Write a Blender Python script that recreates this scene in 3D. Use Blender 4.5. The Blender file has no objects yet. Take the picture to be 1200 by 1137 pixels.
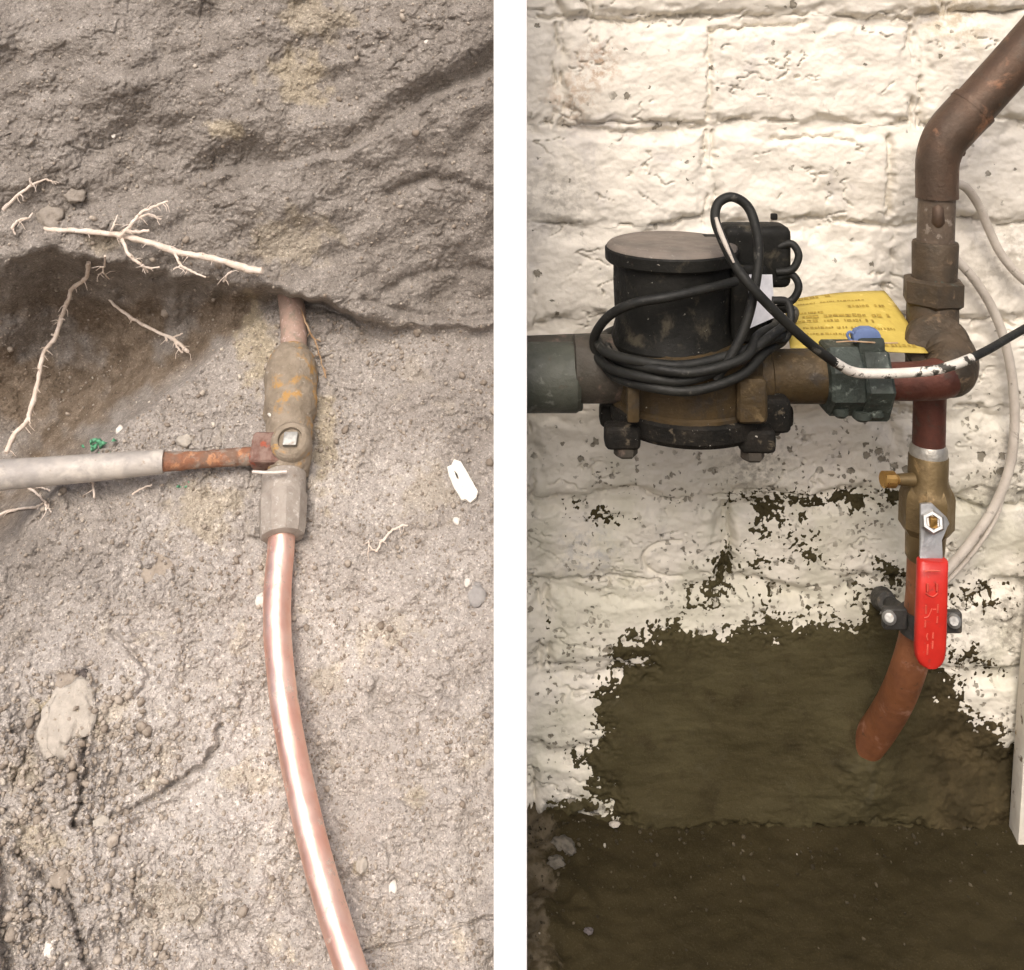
import bpy, bmesh, math, random
import numpy as np
from mathutils import Vector, Matrix

random.seed(7)
RNG = np.random.default_rng(7)

# ------------------------------------------------------------------ camera, sky, sun, exposure
S = 0.0006                 # metres per photo pixel on the plane of the brick wall
F_PX = 1219.0              # focal length in photo pixels
D = F_PX * S               # camera to brick wall
HOR = 55.0                 # photo row of the eye level
Z0 = (965 - HOR) * S       # eye height above the floor

scene = bpy.context.scene
cam = bpy.data.cameras.new('camera')
cam.sensor_width = 36.0
cam.lens = 36.0 * F_PX / 1200.0
cam.shift_y = -(568.5 - HOR) / 1200.0
cam.clip_start = 0.01
cam.clip_end = 200.0
cam_ob = bpy.data.objects.new('camera', cam)
scene.collection.objects.link(cam_ob)
cam_ob.location = (0, -D, Z0)
cam_ob.rotation_euler = (math.radians(90), 0, 0)
scene.camera = cam_ob

SUN_ELEV = math.radians(47)
SUN_AZ = math.atan2(-0.16, -0.85)          # clockwise from +Y: behind the viewer, a little to the left
world = bpy.data.worlds.new('World')
scene.world = world
world.use_nodes = True
wn = world.node_tree
sky = wn.nodes.new('ShaderNodeTexSky')
sky.sky_type = 'NISHITA'
sky.sun_disc = False
sky.sun_elevation = SUN_ELEV
sky.sun_rotation = SUN_AZ
sky.air_density = 0.6
sky.dust_density = 6.0
sky.ozone_density = 0.3
bg = wn.nodes['Background']
bg.inputs[1].default_value = 0.15
wn.links.new(sky.outputs[0], bg.inputs[0])

sun = bpy.data.lights.new('sun', 'SUN')
sun.energy = 1.5
sun.angle = math.radians(40)
sun.color = (1.0, 0.965, 0.92)
sun_ob = bpy.data.objects.new('sun', sun)
scene.collection.objects.link(sun_ob)
sdir = Vector((math.sin(SUN_AZ) * math.cos(SUN_ELEV), math.cos(SUN_AZ) * math.cos(SUN_ELEV), math.sin(SUN_ELEV)))
sun_ob.rotation_euler = sdir.to_track_quat('Z', 'Y').to_euler()
sun_ob.location = sdir * 3

vs = scene.view_settings
vs.view_transform = 'Standard'
vs.look = 'None'
vs.gamma = 1.0
vs.use_curve_mapping = False
vs.exposure = 0.12
scene.render.engine = 'CYCLES'
scene.cycles.use_denoising = True
scene.cycles.use_adaptive_sampling = True
scene.cycles.adaptive_threshold = 0.03
scene.cycles.max_bounces = 4
scene.cycles.diffuse_bounces = 3
scene.cycles.glossy_bounces = 2

# ------------------------------------------------------------------ numpy noise
def _hash(ix, iy, seed):
    n = (ix.astype(np.int64) * 374761393 + iy.astype(np.int64) * 668265263 + seed * 974634721) & 0xffffffff
    n = ((n ^ (n >> 13)) * 1274126177) & 0xffffffff
    n = ((n ^ (n >> 16)) * 2246822519) & 0xffffffff
    return (n ^ (n >> 15)) & 0xffffffff

def perlin(x, y, seed=0):
    x0 = np.floor(x); y0 = np.floor(y)
    fx = x - x0; fy = y - y0
    u = fx * fx * fx * (fx * (fx * 6 - 15) + 10); v = fy * fy * fy * (fy * (fy * 6 - 15) + 10)
    def g(ox, oy):
        a = _hash(x0 + ox, y0 + oy, seed) * (2 * math.pi / 4294967296.0)
        return np.cos(a) * (fx - ox) + np.sin(a) * (fy - oy)
    a = g(0, 0); b = g(1, 0); c = g(0, 1); d = g(1, 1)
    return 1.4 * ((a + (b - a) * u) * (1 - v) + (c + (d - c) * u) * v)

def fbm(x, y, octv=4, seed=0, gain=0.5):
    r = 0.0; a = 1.0; f = 1.0
    for i in range(octv):
        r = r + a * perlin(x * f + 17.3 * i, y * f - 9.1 * i, seed + i)
        a *= gain; f *= 2.03
    return r

def worley(x, y, seed=0):
    x0 = np.floor(x); y0 = np.floor(y)
    f1 = np.full(x.shape, 9.0); f2 = np.full(x.shape, 9.0); idr = np.zeros(x.shape)
    for ox in (-1, 0, 1):
        for oy in (-1, 0, 1):
            h = _hash(x0 + ox, y0 + oy, seed); h2 = _hash(x0 + ox, y0 + oy, seed + 91)
            px = x0 + ox + 0.1 + 0.8 * h / 4294967296.0; py = y0 + oy + 0.1 + 0.8 * h2 / 4294967296.0
            dd = np.hypot(px - x, py - y)
            closer = dd < f1
            f2 = np.where(closer, f1, np.minimum(f2, dd))
            idr = np.where(closer, ((h >> 8) & 1023) / 1023.0, idr)
            f1 = np.where(closer, dd, f1)
    return f1, f2, idr

def sstep(a, b, x):
    t = np.clip((x - a) / (b - a), 0, 1)
    return t * t * (3 - 2 * t)

def line_dist(px, py, pts):
    """distance to a polyline, and signed vertical side of the nearest segment"""
    best = np.full(px.shape, 1e9)
    for (x1, y1), (x2, y2) in zip(pts[:-1], pts[1:]):
        dx, dy = x2 - x1, y2 - y1
        t = np.clip(((px - x1) * dx + (py - y1) * dy) / (dx * dx + dy * dy), 0, 1)
        best = np.minimum(best, np.hypot(px - x1 - t * dx, py - y1 - t * dy))
    return best

def poly_sdf(px, py, pts):
    d = line_dist(px, py, pts + [pts[0]])
    ins = np.zeros(px.shape, bool)
    n = len(pts)
    for i in range(n):
        x1, y1 = pts[i]; x2, y2 = pts[(i + 1) % n]
        if y1 == y2: continue
        c = ((y1 > py) != (y2 > py)) & (px < (x2 - x1) * (py - y1) / (y2 - y1) + x1)
        ins ^= c
    return np.where(ins, d, -d)

def A(px, py, d):
    """point in the place seen at photo pixel (px, py), d metres in front of the plane of the brick wall"""
    px = np.asarray(px, float); py = np.asarray(py, float); d = np.asarray(d, float)
    k = (D - d) / D
    return np.stack(np.broadcast_arrays((px - 600) * S * k, -d, Z0 + (HOR - py) * S * k), -1)

def R(px, d):
    return px * S * (D - d) / D

# ------------------------------------------------------------------ object helpers
COL = scene.collection
def world_off(o):
    v = Vector((0, 0, 0))
    while o is not None:
        v += o.location; o = o.parent
    return v

def finish(name, me, m, parent=None, smooth=35, origin=None):
    """link mesh (given in place coordinates) as one object; origin or the parent's base is taken off its vertices"""
    if smooth is not None:
        me.polygons.foreach_set('use_smooth', np.ones(len(me.polygons), bool))
        if smooth < 180: me.set_sharp_from_angle(angle=math.radians(smooth))
    me.materials.append(m)
    o = bpy.data.objects.new(name, me)
    COL.objects.link(o)
    off = Vector(origin) if origin is not None else Vector((0, 0, 0))
    if parent is not None:
        o.parent = parent; off = world_off(parent)
    elif origin is not None:
        o.location = off
    if off.length > 0: me.transform(Matrix.Translation(-off))
    me.update()
    return o

def tag(o, label=None, cat=None, group=None, kind=None):
    if label: o['label'] = label
    if cat: o['category'] = cat
    if group: o['group'] = group
    if kind: o['kind'] = kind
    return o

def thing(name, label, cat, loc, group=None):
    o = bpy.data.objects.new(name, None); COL.objects.link(o)
    o.location = Vector(loc); o.empty_display_size = 0.02
    return tag(o, label, cat, group)

def grid_mesh(name, P, keep=None, attrs=None):
    nv, nu = P.shape[:2]
    me = bpy.data.meshes.new(name)
    idx = np.arange(nv * nu).reshape(nv, nu)
    q = np.stack([idx[:-1, :-1], idx[1:, :-1], idx[1:, 1:], idx[:-1, 1:]], -1).reshape(-1, 4)
    if keep is not None: q = q[keep.reshape(-1)]
    used = np.unique(q); remap = np.zeros(nv * nu, np.int64); remap[used] = np.arange(len(used))
    q = remap[q]; V = P.reshape(-1, 3)[used]
    me.vertices.add(len(V)); me.vertices.foreach_set('co', V.astype(np.float32).ravel())
    me.loops.add(q.size); me.loops.foreach_set('vertex_index', q.astype(np.int32).ravel())
    me.polygons.add(len(q))
    me.polygons.foreach_set('loop_start', np.arange(0, q.size, 4, dtype=np.int32))
    for k, a in (attrs or {}).items():
        at = me.attributes.new(k, 'FLOAT', 'POINT')
        at.data.foreach_set('value', a.reshape(-1)[used].astype(np.float32))
    me.update(calc_edges=True)
    return me

def pydata(name, V, Fc):
    me = bpy.data.meshes.new(name)
    me.from_pydata([tuple(v) for v in V], [], Fc); me.update()
    return me

def catmull(pts, n=6):
    P = [Vector(p) for p in pts]
    if len(P) == 2: return [P[0].lerp(P[1], i / n) for i in range(n + 1)]
    P = [P[0] * 2 - P[1]] + P + [P[-1] * 2 - P[-2]]
    out = []
    for i in range(1, len(P) - 2):
        for j in range(n):
            t = j / n
            out.append(0.5 * ((2 * P[i]) + (P[i + 1] - P[i - 1]) * t + (2 * P[i - 1] - 5 * P[i] + 4 * P[i + 1] - P[i + 2]) * t * t
                              + (3 * P[i] - P[i - 1] - 3 * P[i + 1] + P[i + 2]) * t ** 3))
    out.append(P[-2].copy())
    return out

def tube_data(pts, radii, seg=16, rough=0.0, cap=True, rot=0.0):
    """pts: path points; radii: one per point. Returns verts, faces."""
    V = []; Fc = []
    n = len(pts)
    tan = [((pts[min(i + 1, n - 1)] - pts[max(i - 1, 0)])).normalized() for i in range(n)]
    for i in range(n):
        if tan[i].length < 0.5: tan[i] = tan[i - 1]
    ref = Vector((0, -1, 0.3)) if abs(tan[0].y) < 0.8 else Vector((0, 0, 1))
    nrm = (ref - tan[0] * ref.dot(tan[0])).normalized()
    for i in range(n):
        nrm = (nrm - tan[i] * nrm.dot(tan[i])).normalized()
        bi = tan[i].cross(nrm)
        for j in range(seg):
            a = 2 * math.pi * j / seg + rot
            r = radii[i] * (1 + rough * random.uniform(-1, 1))
            V.append(pts[i] + (nrm * math.cos(a) + bi * math.sin(a)) * r)
    for i in range(n - 1):
        for j in range(seg):
            a = i * seg + j; b = i * seg + (j + 1) % seg
            Fc.append((a, b, b + seg, a + seg))
    if cap:
        Fc.append(tuple(range(seg))[::-1]); Fc.append(tuple(range((n - 1) * seg, n * seg)))
    return V, Fc

def join_data(parts):
    V = []; Fc = []
    for v, f in parts:
        o = len(V); V += [tuple(x) for x in v]; Fc += [tuple(i + o for i in q) for q in f]
    return V, Fc

def tube(name, pts, radius, m, parent=None, seg=18, n=8, rough=0.0, smooth=40, curve=True):
    P = catmull(pts, n) if curve else [Vector(p) for p in pts]
    if np.isscalar(radius): rad = [radius] * len(P)
    else:
        t0 = np.linspace(0, 1, len(radius)); rad = list(np.interp(np.linspace(0, 1, len(P)), t0, radius))
    V, Fc = tube_data(P, rad, seg, rough)
    return finish(name, pydata(name, V, Fc), m, parent, smooth)

def lathe(name, p0, p1, prof, m, parent=None, seg=40, smooth=32, rot=0.0):
    """turned solid along p0->p1; prof: (fraction along, radius) list, closed at both ends"""
    p0 = Vector(p0); p1 = Vector(p1)
    V, Fc = tube_data([p0.lerp(p1, t) if True else None for t, r in prof], [r for t, r in prof], seg, 0, True, rot)
    # recompute rings with a fixed frame so that coincident fractions (steps) stay round
    ax = (p1 - p0).normalized()
    ref = Vector((0, -1, 0)) if abs(ax.y) < 0.9 else Vector((0, 0, 1))
    n1 = (ref - ax * ref.dot(ax)).normalized(); n2 = ax.cross(n1)
    V = []
    for t, r in prof:
        c = p0.lerp(p1, t)
        for j in range(seg):
            a = 2 * math.pi * j / seg + rot
            V.append(c + (n1 * math.cos(a) + n2 * math.sin(a)) * max(r, 1e-5))
    return finish(name, pydata(name, V, Fc), m, parent, smooth)

def roughen(o, amp, scale):
    me = o.data; n = len(me.vertices); co = np.empty(n * 3, np.float32); me.vertices.foreach_get('co', co); co = co.reshape(-1, 3)
    no = np.empty(n * 3, np.float32); me.vertices.foreach_get('normal', no); no = no.reshape(-1, 3)
    f = fbm(co[:, 0] * scale + co[:, 1] * scale * 0.7, co[:, 2] * scale - co[:, 1] * scale * 0.6, 4, 401)
    me.vertices.foreach_set('co', (co + no * (f * amp)[:, None]).astype(np.float32).ravel()); me.update()

def dense(prof, n=40):
    t = np.array([p[0] for p in prof]); r = np.array([p[1] for p in prof])
    return [prof[0]] + [(x, float(np.interp(x, t, r))) for x in np.linspace(0.004, 0.996, n)] + [prof[-1]]

def bevel_box(name, c, size, m, parent=None, bev=0.001, seg=2, rotm=None, taper=None):
    bm = bmesh.new()
    bmesh.ops.create_cube(bm, size=1.0)
    for v in bm.verts:
        v.co = Vector((v.co.x * size[0], v.co.y * size[1], v.co.z * size[2]))
        if taper and v.co.z > 0: v.co.x *= taper; v.co.y *= taper
    bmesh.ops.bevel(bm, geom=bm.edges[:], offset=bev, segments=seg, affect='EDGES', profile=0.6)
    if rotm is not None: bmesh.ops.transform(bm, matrix=rotm, verts=bm.verts)
    bmesh.ops.translate(bm, vec=Vector(c), verts=bm.verts)
    me = bpy.data.meshes.new(name); bm.to_mesh(me); bm.free()
    return finish(name, me, m, parent, 35)

def slab(name, outline, thick, m, parent=None, bev=0.0004):
    """outline: place points roughly in a plane; extruded backwards by the vector thick"""
    bm = bmesh.new()
    f = bm.faces.new([bm.verts.new(Vector(p)) for p in outline])
    r = bmesh.ops.extrude_face_region(bm, geom=[f])
    bmesh.ops.translate(bm, vec=Vector(thick), verts=[g for g in r['geom'] if isinstance(g, bmesh.types.BMVert)])
    bmesh.ops.recalc_face_normals(bm, faces=bm.faces)
    if bev > 0: bmesh.ops.bevel(bm, geom=bm.edges[:], offset=bev, segments=2, affect='EDGES', profile=0.6)
    me = bpy.data.meshes.new(name); bm.to_mesh(me); bm.free()
    return finish(name, me, m, parent, 35)

# ------------------------------------------------------------------ materials
class G:
    def __init__(s, name):
        s.m = bpy.data.materials.new(name); s.m.use_nodes = True
        s.t = s.m.node_tree; s.b = s.t.nodes['Principled BSDF']
        s.pos = s.t.nodes.new('ShaderNodeNewGeometry').outputs['Position']
    def n(s, typ, ins=None, out=0, **props):
        nd = s.t.nodes.new('ShaderNode' + typ)
        for k, v in props.items(): setattr(nd, k, v)
        for k, v in (ins or {}).items():
            if isinstance(v, bpy.types.NodeSocket): s.t.links.new(v, nd.inputs[k])
            else: nd.inputs[k].default_value = v
        return nd.outputs[out]
    def noise(s, scale, detail=4, rough=0.55, dist=0.0, vec=None, out=0):
        return s.n('TexNoise', {'Vector': vec or s.pos, 'Scale': scale, 'Detail': detail, 'Roughness': rough, 'Distortion': dist}, out)
    def rng(s, v, a, b, c=0.0, d=1.0, smooth=True):
        return s.n('MapRange', {0: v, 1: a, 2: b, 3: c, 4: d}, interpolation_type='SMOOTHSTEP' if smooth else 'LINEAR')
    def math(s, op, a, b=0.0):
        return s.n('Math', {0: a, 1: b}, operation=op)
    def mix(s, f, a, b):
        def c4(c): return c if isinstance(c, bpy.types.NodeSocket) else (c[0], c[1], c[2], 1)
        nd = s.t.nodes.new('ShaderNodeMix'); nd.data_type = 'RGBA'
        for i, v in ((0, f), (6, c4(a)), (7, c4(b))):
            if isinstance(v, bpy.types.NodeSocket): s.t.links.new(v, nd.inputs[i])
            else: nd.inputs[i].default_value = v
        return nd.outputs[2]
    def attr(s, name):
        return s.n('Attribute', {}, 2, attribute_name=name)
    def bump(s, h, dist, strength=1.0, nrm=None):
        i = {'Height': h, 'Distance': dist, 'Strength': strength}
        if nrm: i['Normal'] = nrm
        return s.n('Bump', i)
    def done(s, col, rough=0.6, metal=0.0, nrm=None, spec=0.5, **kw):
        for k, v in (('Base Color', col), ('Roughness', rough), ('Metallic', metal), ('Normal', nrm), ('Specular IOR Level', spec)):
            if v is None: continue
            if isinstance(v, bpy.types.NodeSocket): s.t.links.new(v, s.b.inputs[k])
            elif k == 'Base Color': s.b.inputs[k].default_value = (v[0], v[1], v[2], 1)
            else: s.b.inputs[k].default_value = v
        for k, v in kw.items(): s.b.inputs[k].default_value = v
        return s.m

def worn(name, c0, c1, scale=60, over=(), rough=(0.5, 0.8), metal=0.0, bump=((220, 0.0004),), spec=0.5):
    """two-tone surface with overlays: over = (colour, scale, lo, hi[, metal]) patches where a noise passes lo..hi"""
    g = G(name)
    n0 = g.noise(scale, 5, 0.6)
    col = g.mix(g.rng(n0, 0.35, 0.65), c0, c1)
    met = metal
    for k, ov in enumerate(over):
        vec = g.n('VectorMath', {0: g.pos, 1: (3.7 * (k + 1), 1.3 * k, 7.9)}, operation='ADD')
        f = g.rng(g.noise(ov[1], 5, 0.65, 0.3, vec), ov[2], ov[3])
        col = g.mix(f, col, ov[0])
        if len(ov) > 4 or (metal > 0):
            mv = ov[4] if len(ov) > 4 else 0.0
            met = g.n('Mix', {0: f, 2: met, 3: mv})
    nr = None
    for sc, ds in bump:
        nr = g.bump(g.noise(sc, 5, 0.6), ds, 1.0, nr)
    rg = g.rng(g.noise(scale * 2.3, 4), 0.3, 0.7, rough[0], rough[1])
    return g.done(col, rg, met, nr, spec)

def soil_material():
    g = G('pale_and_dark_soil')
    clay = g.attr('clay'); dark = g.attr('dark_tone')
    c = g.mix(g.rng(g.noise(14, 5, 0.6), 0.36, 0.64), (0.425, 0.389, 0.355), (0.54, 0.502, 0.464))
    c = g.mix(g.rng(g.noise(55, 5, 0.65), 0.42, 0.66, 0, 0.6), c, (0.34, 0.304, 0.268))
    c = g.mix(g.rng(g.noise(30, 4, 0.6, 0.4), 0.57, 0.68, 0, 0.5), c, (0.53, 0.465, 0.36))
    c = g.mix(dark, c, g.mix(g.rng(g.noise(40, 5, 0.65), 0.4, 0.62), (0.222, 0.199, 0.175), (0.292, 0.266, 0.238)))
    c = g.mix(g.math('MULTIPLY', g.attr('hollow_shade'), 0.85), c, g.mix(g.rng(g.noise(60, 4), 0.4, 0.6), (0.15, 0.112, 0.076), (0.22, 0.172, 0.125)))  # shade inside the hollow, painted as dark brown
    c = g.mix(clay, c, g.mix(g.noise(90, 3), (0.46, 0.40, 0.295), (0.35, 0.297, 0.205)))
    # grit: pale and dark grains of two sizes
    h = None
    for sc, lo, amt in ((330.0, 0.80, 0.7), (800.0, 0.66, 0.8)):
        v = g.n('TexVoronoi', {'Vector': g.pos, 'Scale': sc}, 0); vc = g.n('TexVoronoi', {'Vector': g.pos, 'Scale': sc}, 1)
        a = g.n('SeparateColor', {0: vc}, 0); b = g.n('SeparateColor', {0: vc}, 1)
        grain = g.rng(v, 0.25, 0.7, 1.0, 0.0)
        c = g.mix(g.math('MULTIPLY', g.math('MULTIPLY', grain, g.rng(a, lo, lo + 0.1)), amt), c, g.n('VectorMath', {0: c, 3: 1.55}, operation='SCALE'))
        c = g.mix(g.math('MULTIPLY', g.math('MULTIPLY', grain, g.rng(b, lo, lo + 0.1)), amt * 0.8), c, g.n('VectorMath', {0: c, 3: 0.5}, operation='SCALE'))
        h = g.math('ADD', grain, h) if h else grain
    nr = g.bump(g.noise(330, 4, 0.75), 0.0006, 0.7)
    nr = g.bump(h, 0.0004, 0.7, nr)
    return g.done(c, 0.97, 0, nr, 0.1)

def crumb_material():
    g = G('soil_crumb')
    r = g.n('NewGeometry', {}, 'Random Per Island')
    c = g.mix(r, (0.28, 0.235, 0.19), (0.52, 0.46, 0.39))
    c = g.mix(g.rng(r, 0.93, 0.97), c, (0.62, 0.57, 0.49))
    c = g.mix(g.rng(g.noise(200, 4), 0.45, 0.65, 0, 0.5), c, (0.17, 0.135, 0.10))
    return g.done(c, 0.95, 0, g.bump(g.noise(700, 4), 0.0006), 0.2)

def paint_material():
    g = G('thick_old_white_paint')
    x = g.n('SeparateXYZ', {0: g.pos}, 0); z = g.n('SeparateXYZ', {0: g.pos}, 2)
    low = g.rng(z, Z0 - 0.20, Z0 - 0.34)                       # more splash specks, and a darker, greener tone towards the floor
    c = g.mix(g.rng(g.noise(9, 4), 0.35, 0.65), (0.79, 0.742, 0.645), (0.715, 0.672, 0.588))
    c = g.mix(g.rng(g.noise(26, 5, 0.6, 0.5), 0.54, 0.72, 0, 0.8), c, (0.58, 0.545, 0.50))
    c = g.mix(g.rng(g.noise(70, 5, 0.7, 0.6), 0.60, 0.74, 0, 0.75), c, (0.47, 0.43, 0.375))
    c = g.mix(g.math('MULTIPLY', low, g.rng(g.noise(17, 4, 0.6), 0.4, 0.62, 0.15, 0.8)), c, (0.57, 0.55, 0.44))
    # rust bleeding through near the top left
    def blot(px, py, rad, colr, amt, c, sc=60):
        p = A(px, py, 0.0)
        dv = g.n('VectorMath', {0: g.pos, 1: tuple(p)}, operation='DISTANCE', out=1)
        f = g.math('MULTIPLY', g.rng(dv, rad, rad * 0.1), g.rng(g.noise(sc, 6, 0.7), 0.42, 0.62))
        return g.mix(g.math('MULTIPLY', f, amt), c, colr)
    c = blot(702, 75, 0.025, (0.40, 0.24, 0.13), 0.75, c, 160)
    c = blot(672, 115, 0.03, (0.50, 0.34, 0.21), 0.6, c, 160)
    c = blot(650, 235, 0.05, (0.40, 0.37, 0.32), 0.7, c, 130)
    c = blot(895, 95, 0.05, (0.45, 0.41, 0.36), 0.55, c, 110)
    c = blot(1125, 8, 0.055, (0.46, 0.38, 0.25), 0.8, c, 90)
    c = blot(1180, 300, 0.05, (0.42, 0.38, 0.31), 0.7, c, 110)
    c = blot(1200, 560, 0.06, (0.24, 0.22, 0.18), 0.85, c, 90)
    c = blot(1196, 730, 0.05, (0.22, 0.20, 0.16), 0.85, c, 90)
    c = blot(885, 545, 0.04, (0.30, 0.28, 0.235), 0.8, c, 170)
    c = blot(690, 650, 0.035, (0.42, 0.42, 0.42), 0.7, c, 110)
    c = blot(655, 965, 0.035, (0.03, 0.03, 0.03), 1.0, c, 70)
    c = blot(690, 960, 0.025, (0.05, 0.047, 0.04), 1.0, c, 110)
    # chips and pits: rounded specks of two sizes, denser near the floor
    nr = None
    flat = g.n('CombineXYZ', {0: x, 1: z, 2: 0.0})
    for sc, thr_hi, thr_lo, rad in ((95, 0.975, 0.62, 0.30), (230, 0.97, 0.55, 0.40), (45, 0.99, 0.86, 0.20)):
        vec = g.n('VectorMath', {0: flat, 1: g.n('VectorMath', {0: g.noise(260, 2, 0.6, 0, None, 1), 1: (0.006, 0.006, 0.0)}, operation='MULTIPLY')}, operation='ADD')
        vd = g.n('TexVoronoi', {'Vector': vec, 'Scale': sc}, 0, voronoi_dimensions='2D'); vc = g.n('TexVoronoi', {'Vector': vec, 'Scale': sc}, 1, voronoi_dimensions='2D')
        a = g.n('SeparateColor', {0: vc}, 0); b = g.n('SeparateColor', {0: vc}, 1)
        pres = g.math('GREATER_THAN', a, g.rng(low, 0, 1, thr_hi, thr_lo, False))
        clump = g.rng(g.noise(22, 4, 0.6), 0.42, 0.58)
        r_ = g.math('MULTIPLY', g.math('ADD', g.math('MULTIPLY', b, 0.8), 0.2), rad)
        spot = g.math('MULTIPLY', g.math('MULTIPLY', pres, clump), g.rng(g.math('SUBTRACT', r_, vd), -0.02, 0.05))
        c = g.mix(g.math('MULTIPLY', spot, 0.88), c, g.mix(b, (0.10, 0.088, 0.06), (0.22, 0.195, 0.145)))
        nr = g.bump(g.math('SUBTRACT', 1.0, spot), 0.0012, 0.8, nr)
    nr = g.bump(g.noise(150, 5, 0.62), 0.0007, 0.7, nr)
    nr = g.bump(g.noise(520, 3, 0.6), 0.0003, 0.6, nr)
    return g.done(c, g.rng(g.noise(60), 0.3, 0.7, 0.45, 0.75), 0, nr, 0.4)

def mortar_material():
    g = G('fresh_wet_mortar')
    c = g.mix(g.rng(g.noise(11, 5, 0.6), 0.35, 0.65), (0.064, 0.054, 0.026), (0.048, 0.039, 0.018))
    c = g.mix(g.rng(g.noise(60, 5, 0.65), 0.5, 0.72, 0, 0.6), c, (0.028, 0.021, 0.010))
    c = g.mix(g.rng(g.noise(34, 4, 0.6, 0.6), 0.6, 0.72, 0, 0.5), c, (0.070, 0.061, 0.036))
    c = g.mix(g.rng(g.noise(1100, 2, 0.6), 0.56, 0.66, 0, 0.35), c, (0.09, 0.079, 0.046))
    x = g.n('SeparateXYZ', {0: g.pos}, 0)
    c = g.mix(g.rng(x, 0.265, 0.31, 0, 0.7), c, g.mix(g.rng(g.noise(45, 5), 0.4, 0.62), (0.030, 0.022, 0.011), (0.075, 0.056, 0.028)))
    st = g.n('Mapping', {'Vector': g.pos, 'Scale': (1.0, 1.0, 3.0), 'Rotation': (0, 0.35, 0)})
    nr = g.bump(g.noise(40, 4, 0.6, 0.2, st), 0.0010, 0.35)
    nr = g.bump(g.noise(700, 4, 0.7), 0.0006, 0.9, nr)
    return g.done(c, g.rng(g.noise(40), 0.3, 0.7, 0.65, 0.95), 0, nr, 0.10)

def floor_material():
    g = G('damp_concrete_floor')
    c = g.mix(g.rng(g.noise(12, 5, 0.6), 0.35, 0.65), (0.036, 0.028, 0.0125), (0.027, 0.021, 0.009))
    c = g.mix(g.rng(g.noise(120, 5, 0.65), 0.52, 0.72, 0, 0.5), c, (0.044, 0.035, 0.019))
    c = g.mix(g.rng(g.noise(1000, 2, 0.6), 0.57, 0.66, 0, 0.35), c, (0.075, 0.062, 0.034))
    x = g.n('SeparateXYZ', {0: g.pos}, 0)
    edge = g.math('ADD', g.rng(x, 0.05, 0.008), g.math('MULTIPLY', g.math('SUBTRACT', g.noise(45, 5, 0.65), 0.5), 1.6))
    c = g.mix(g.rng(edge, 0.62, 0.80, 0, 0.9), c, g.mix(g.rng(g.noise(110, 5), 0.4, 0.6), (0.065, 0.05, 0.028), (0.12, 0.098, 0.066)))
    nr = g.bump(g.noise(40, 5, 0.6), 0.0018, 0.8)
    nr = g.bump(g.noise(500, 4, 0.65), 0.0006, 0.8, nr)
    return g.done(c, g.rng(g.noise(30), 0.3, 0.7, 0.65, 0.95), 0, nr, 0.10)

def copper_new_material():
    g = G('new_copper')
    c = g.mix(g.rng(g.noise(50, 5), 0.35, 0.7), (0.96, 0.68, 0.58), (0.90, 0.54, 0.44))
    c = g.mix(g.rng(g.noise(160, 5, 0.7), 0.62, 0.75, 0, 0.6), c, (0.55, 0.30, 0.21))
    dirt = g.rng(g.noise(75, 6, 0.75), 0.565, 0.67, 0, 0.85)
    c = g.mix(dirt, c, (0.42, 0.36, 0.30))
    met = g.math('MULTIPLY', g.math('SUBTRACT', 1.0, dirt), 0.95)
    nr = g.bump(g.noise(70, 4), 0.0012, 0.4)
    return g.done(c, g.rng(g.noise(120, 5), 0.3, 0.7, 0.38, 0.5), met, nr)

M = {}
M['soil'] = soil_material()
M['crumb'] = crumb_material()
M['paint'] = paint_material()
M['mortar'] = mortar_material()
M['floor'] = floor_material()
M['copper_new'] = copper_new_material()
M['ground'] = worn('packed_earth', (0.27, 0.22, 0.165), (0.20, 0.16, 0.12), 3, (), (0.9, 1.0), 0, ((30, 0.004),))
M['divider_white'] = worn('divider_gloss_white', (0.90, 0.90, 0.90), (0.885, 0.885, 0.885), 5, (), (0.55, 0.65), 0, ())
M['root'] = worn('pale_root_bark', (0.82, 0.72, 0.63), (0.68, 0.57, 0.47), 120, (((0.40, 0.31, 0.24), 200, 0.60, 0.70),), (0.7, 0.9), 0, ((700, 0.0006),))
M['root_thin'] = worn('brown_fibre', (0.34, 0.21, 0.11), (0.46, 0.33, 0.21), 150, (), (0.8, 0.9), 0, ())
M['galv'] = worn('dull_grey_pipe', (0.50, 0.465, 0.42), (0.38, 0.355, 0.33), 60, (((0.58, 0.54, 0.48), 28, 0.50, 0.64), ((0.30, 0.22, 0.15), 130, 0.62, 0.74)), (0.5, 0.75), 0.12, ((160, 0.0008),))
M['rust_copper'] = worn('corroded_copper', (0.30, 0.135, 0.075), (0.22, 0.14, 0.10), 90, (((0.50, 0.25, 0.13), 110, 0.54, 0.66), ((0.33, 0.27, 0.22), 60, 0.50, 0.64)), (0.7, 0.9), 0.1, ((260, 0.0016),))
M['dirty_brass'] = worn('soil_caked_brass', (0.25, 0.205, 0.15), (0.33, 0.275, 0.21), 80, (((0.44, 0.26, 0.09), 48, 0.52, 0.63), ((0.46, 0.42, 0.36), 170, 0.60, 0.72)), (0.75, 0.95), 0.05, ((300, 0.0016), (90, 0.0016)))
M['dusty_nut'] = worn('dusty_fitting', (0.40, 0.36, 0.315), (0.33, 0.29, 0.25), 90, (((0.52, 0.48, 0.44), 190, 0.56, 0.70), ((0.25, 0.20, 0.16), 120, 0.62, 0.74)), (0.7, 0.9), 0.1, ((350, 0.0010),))
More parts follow.
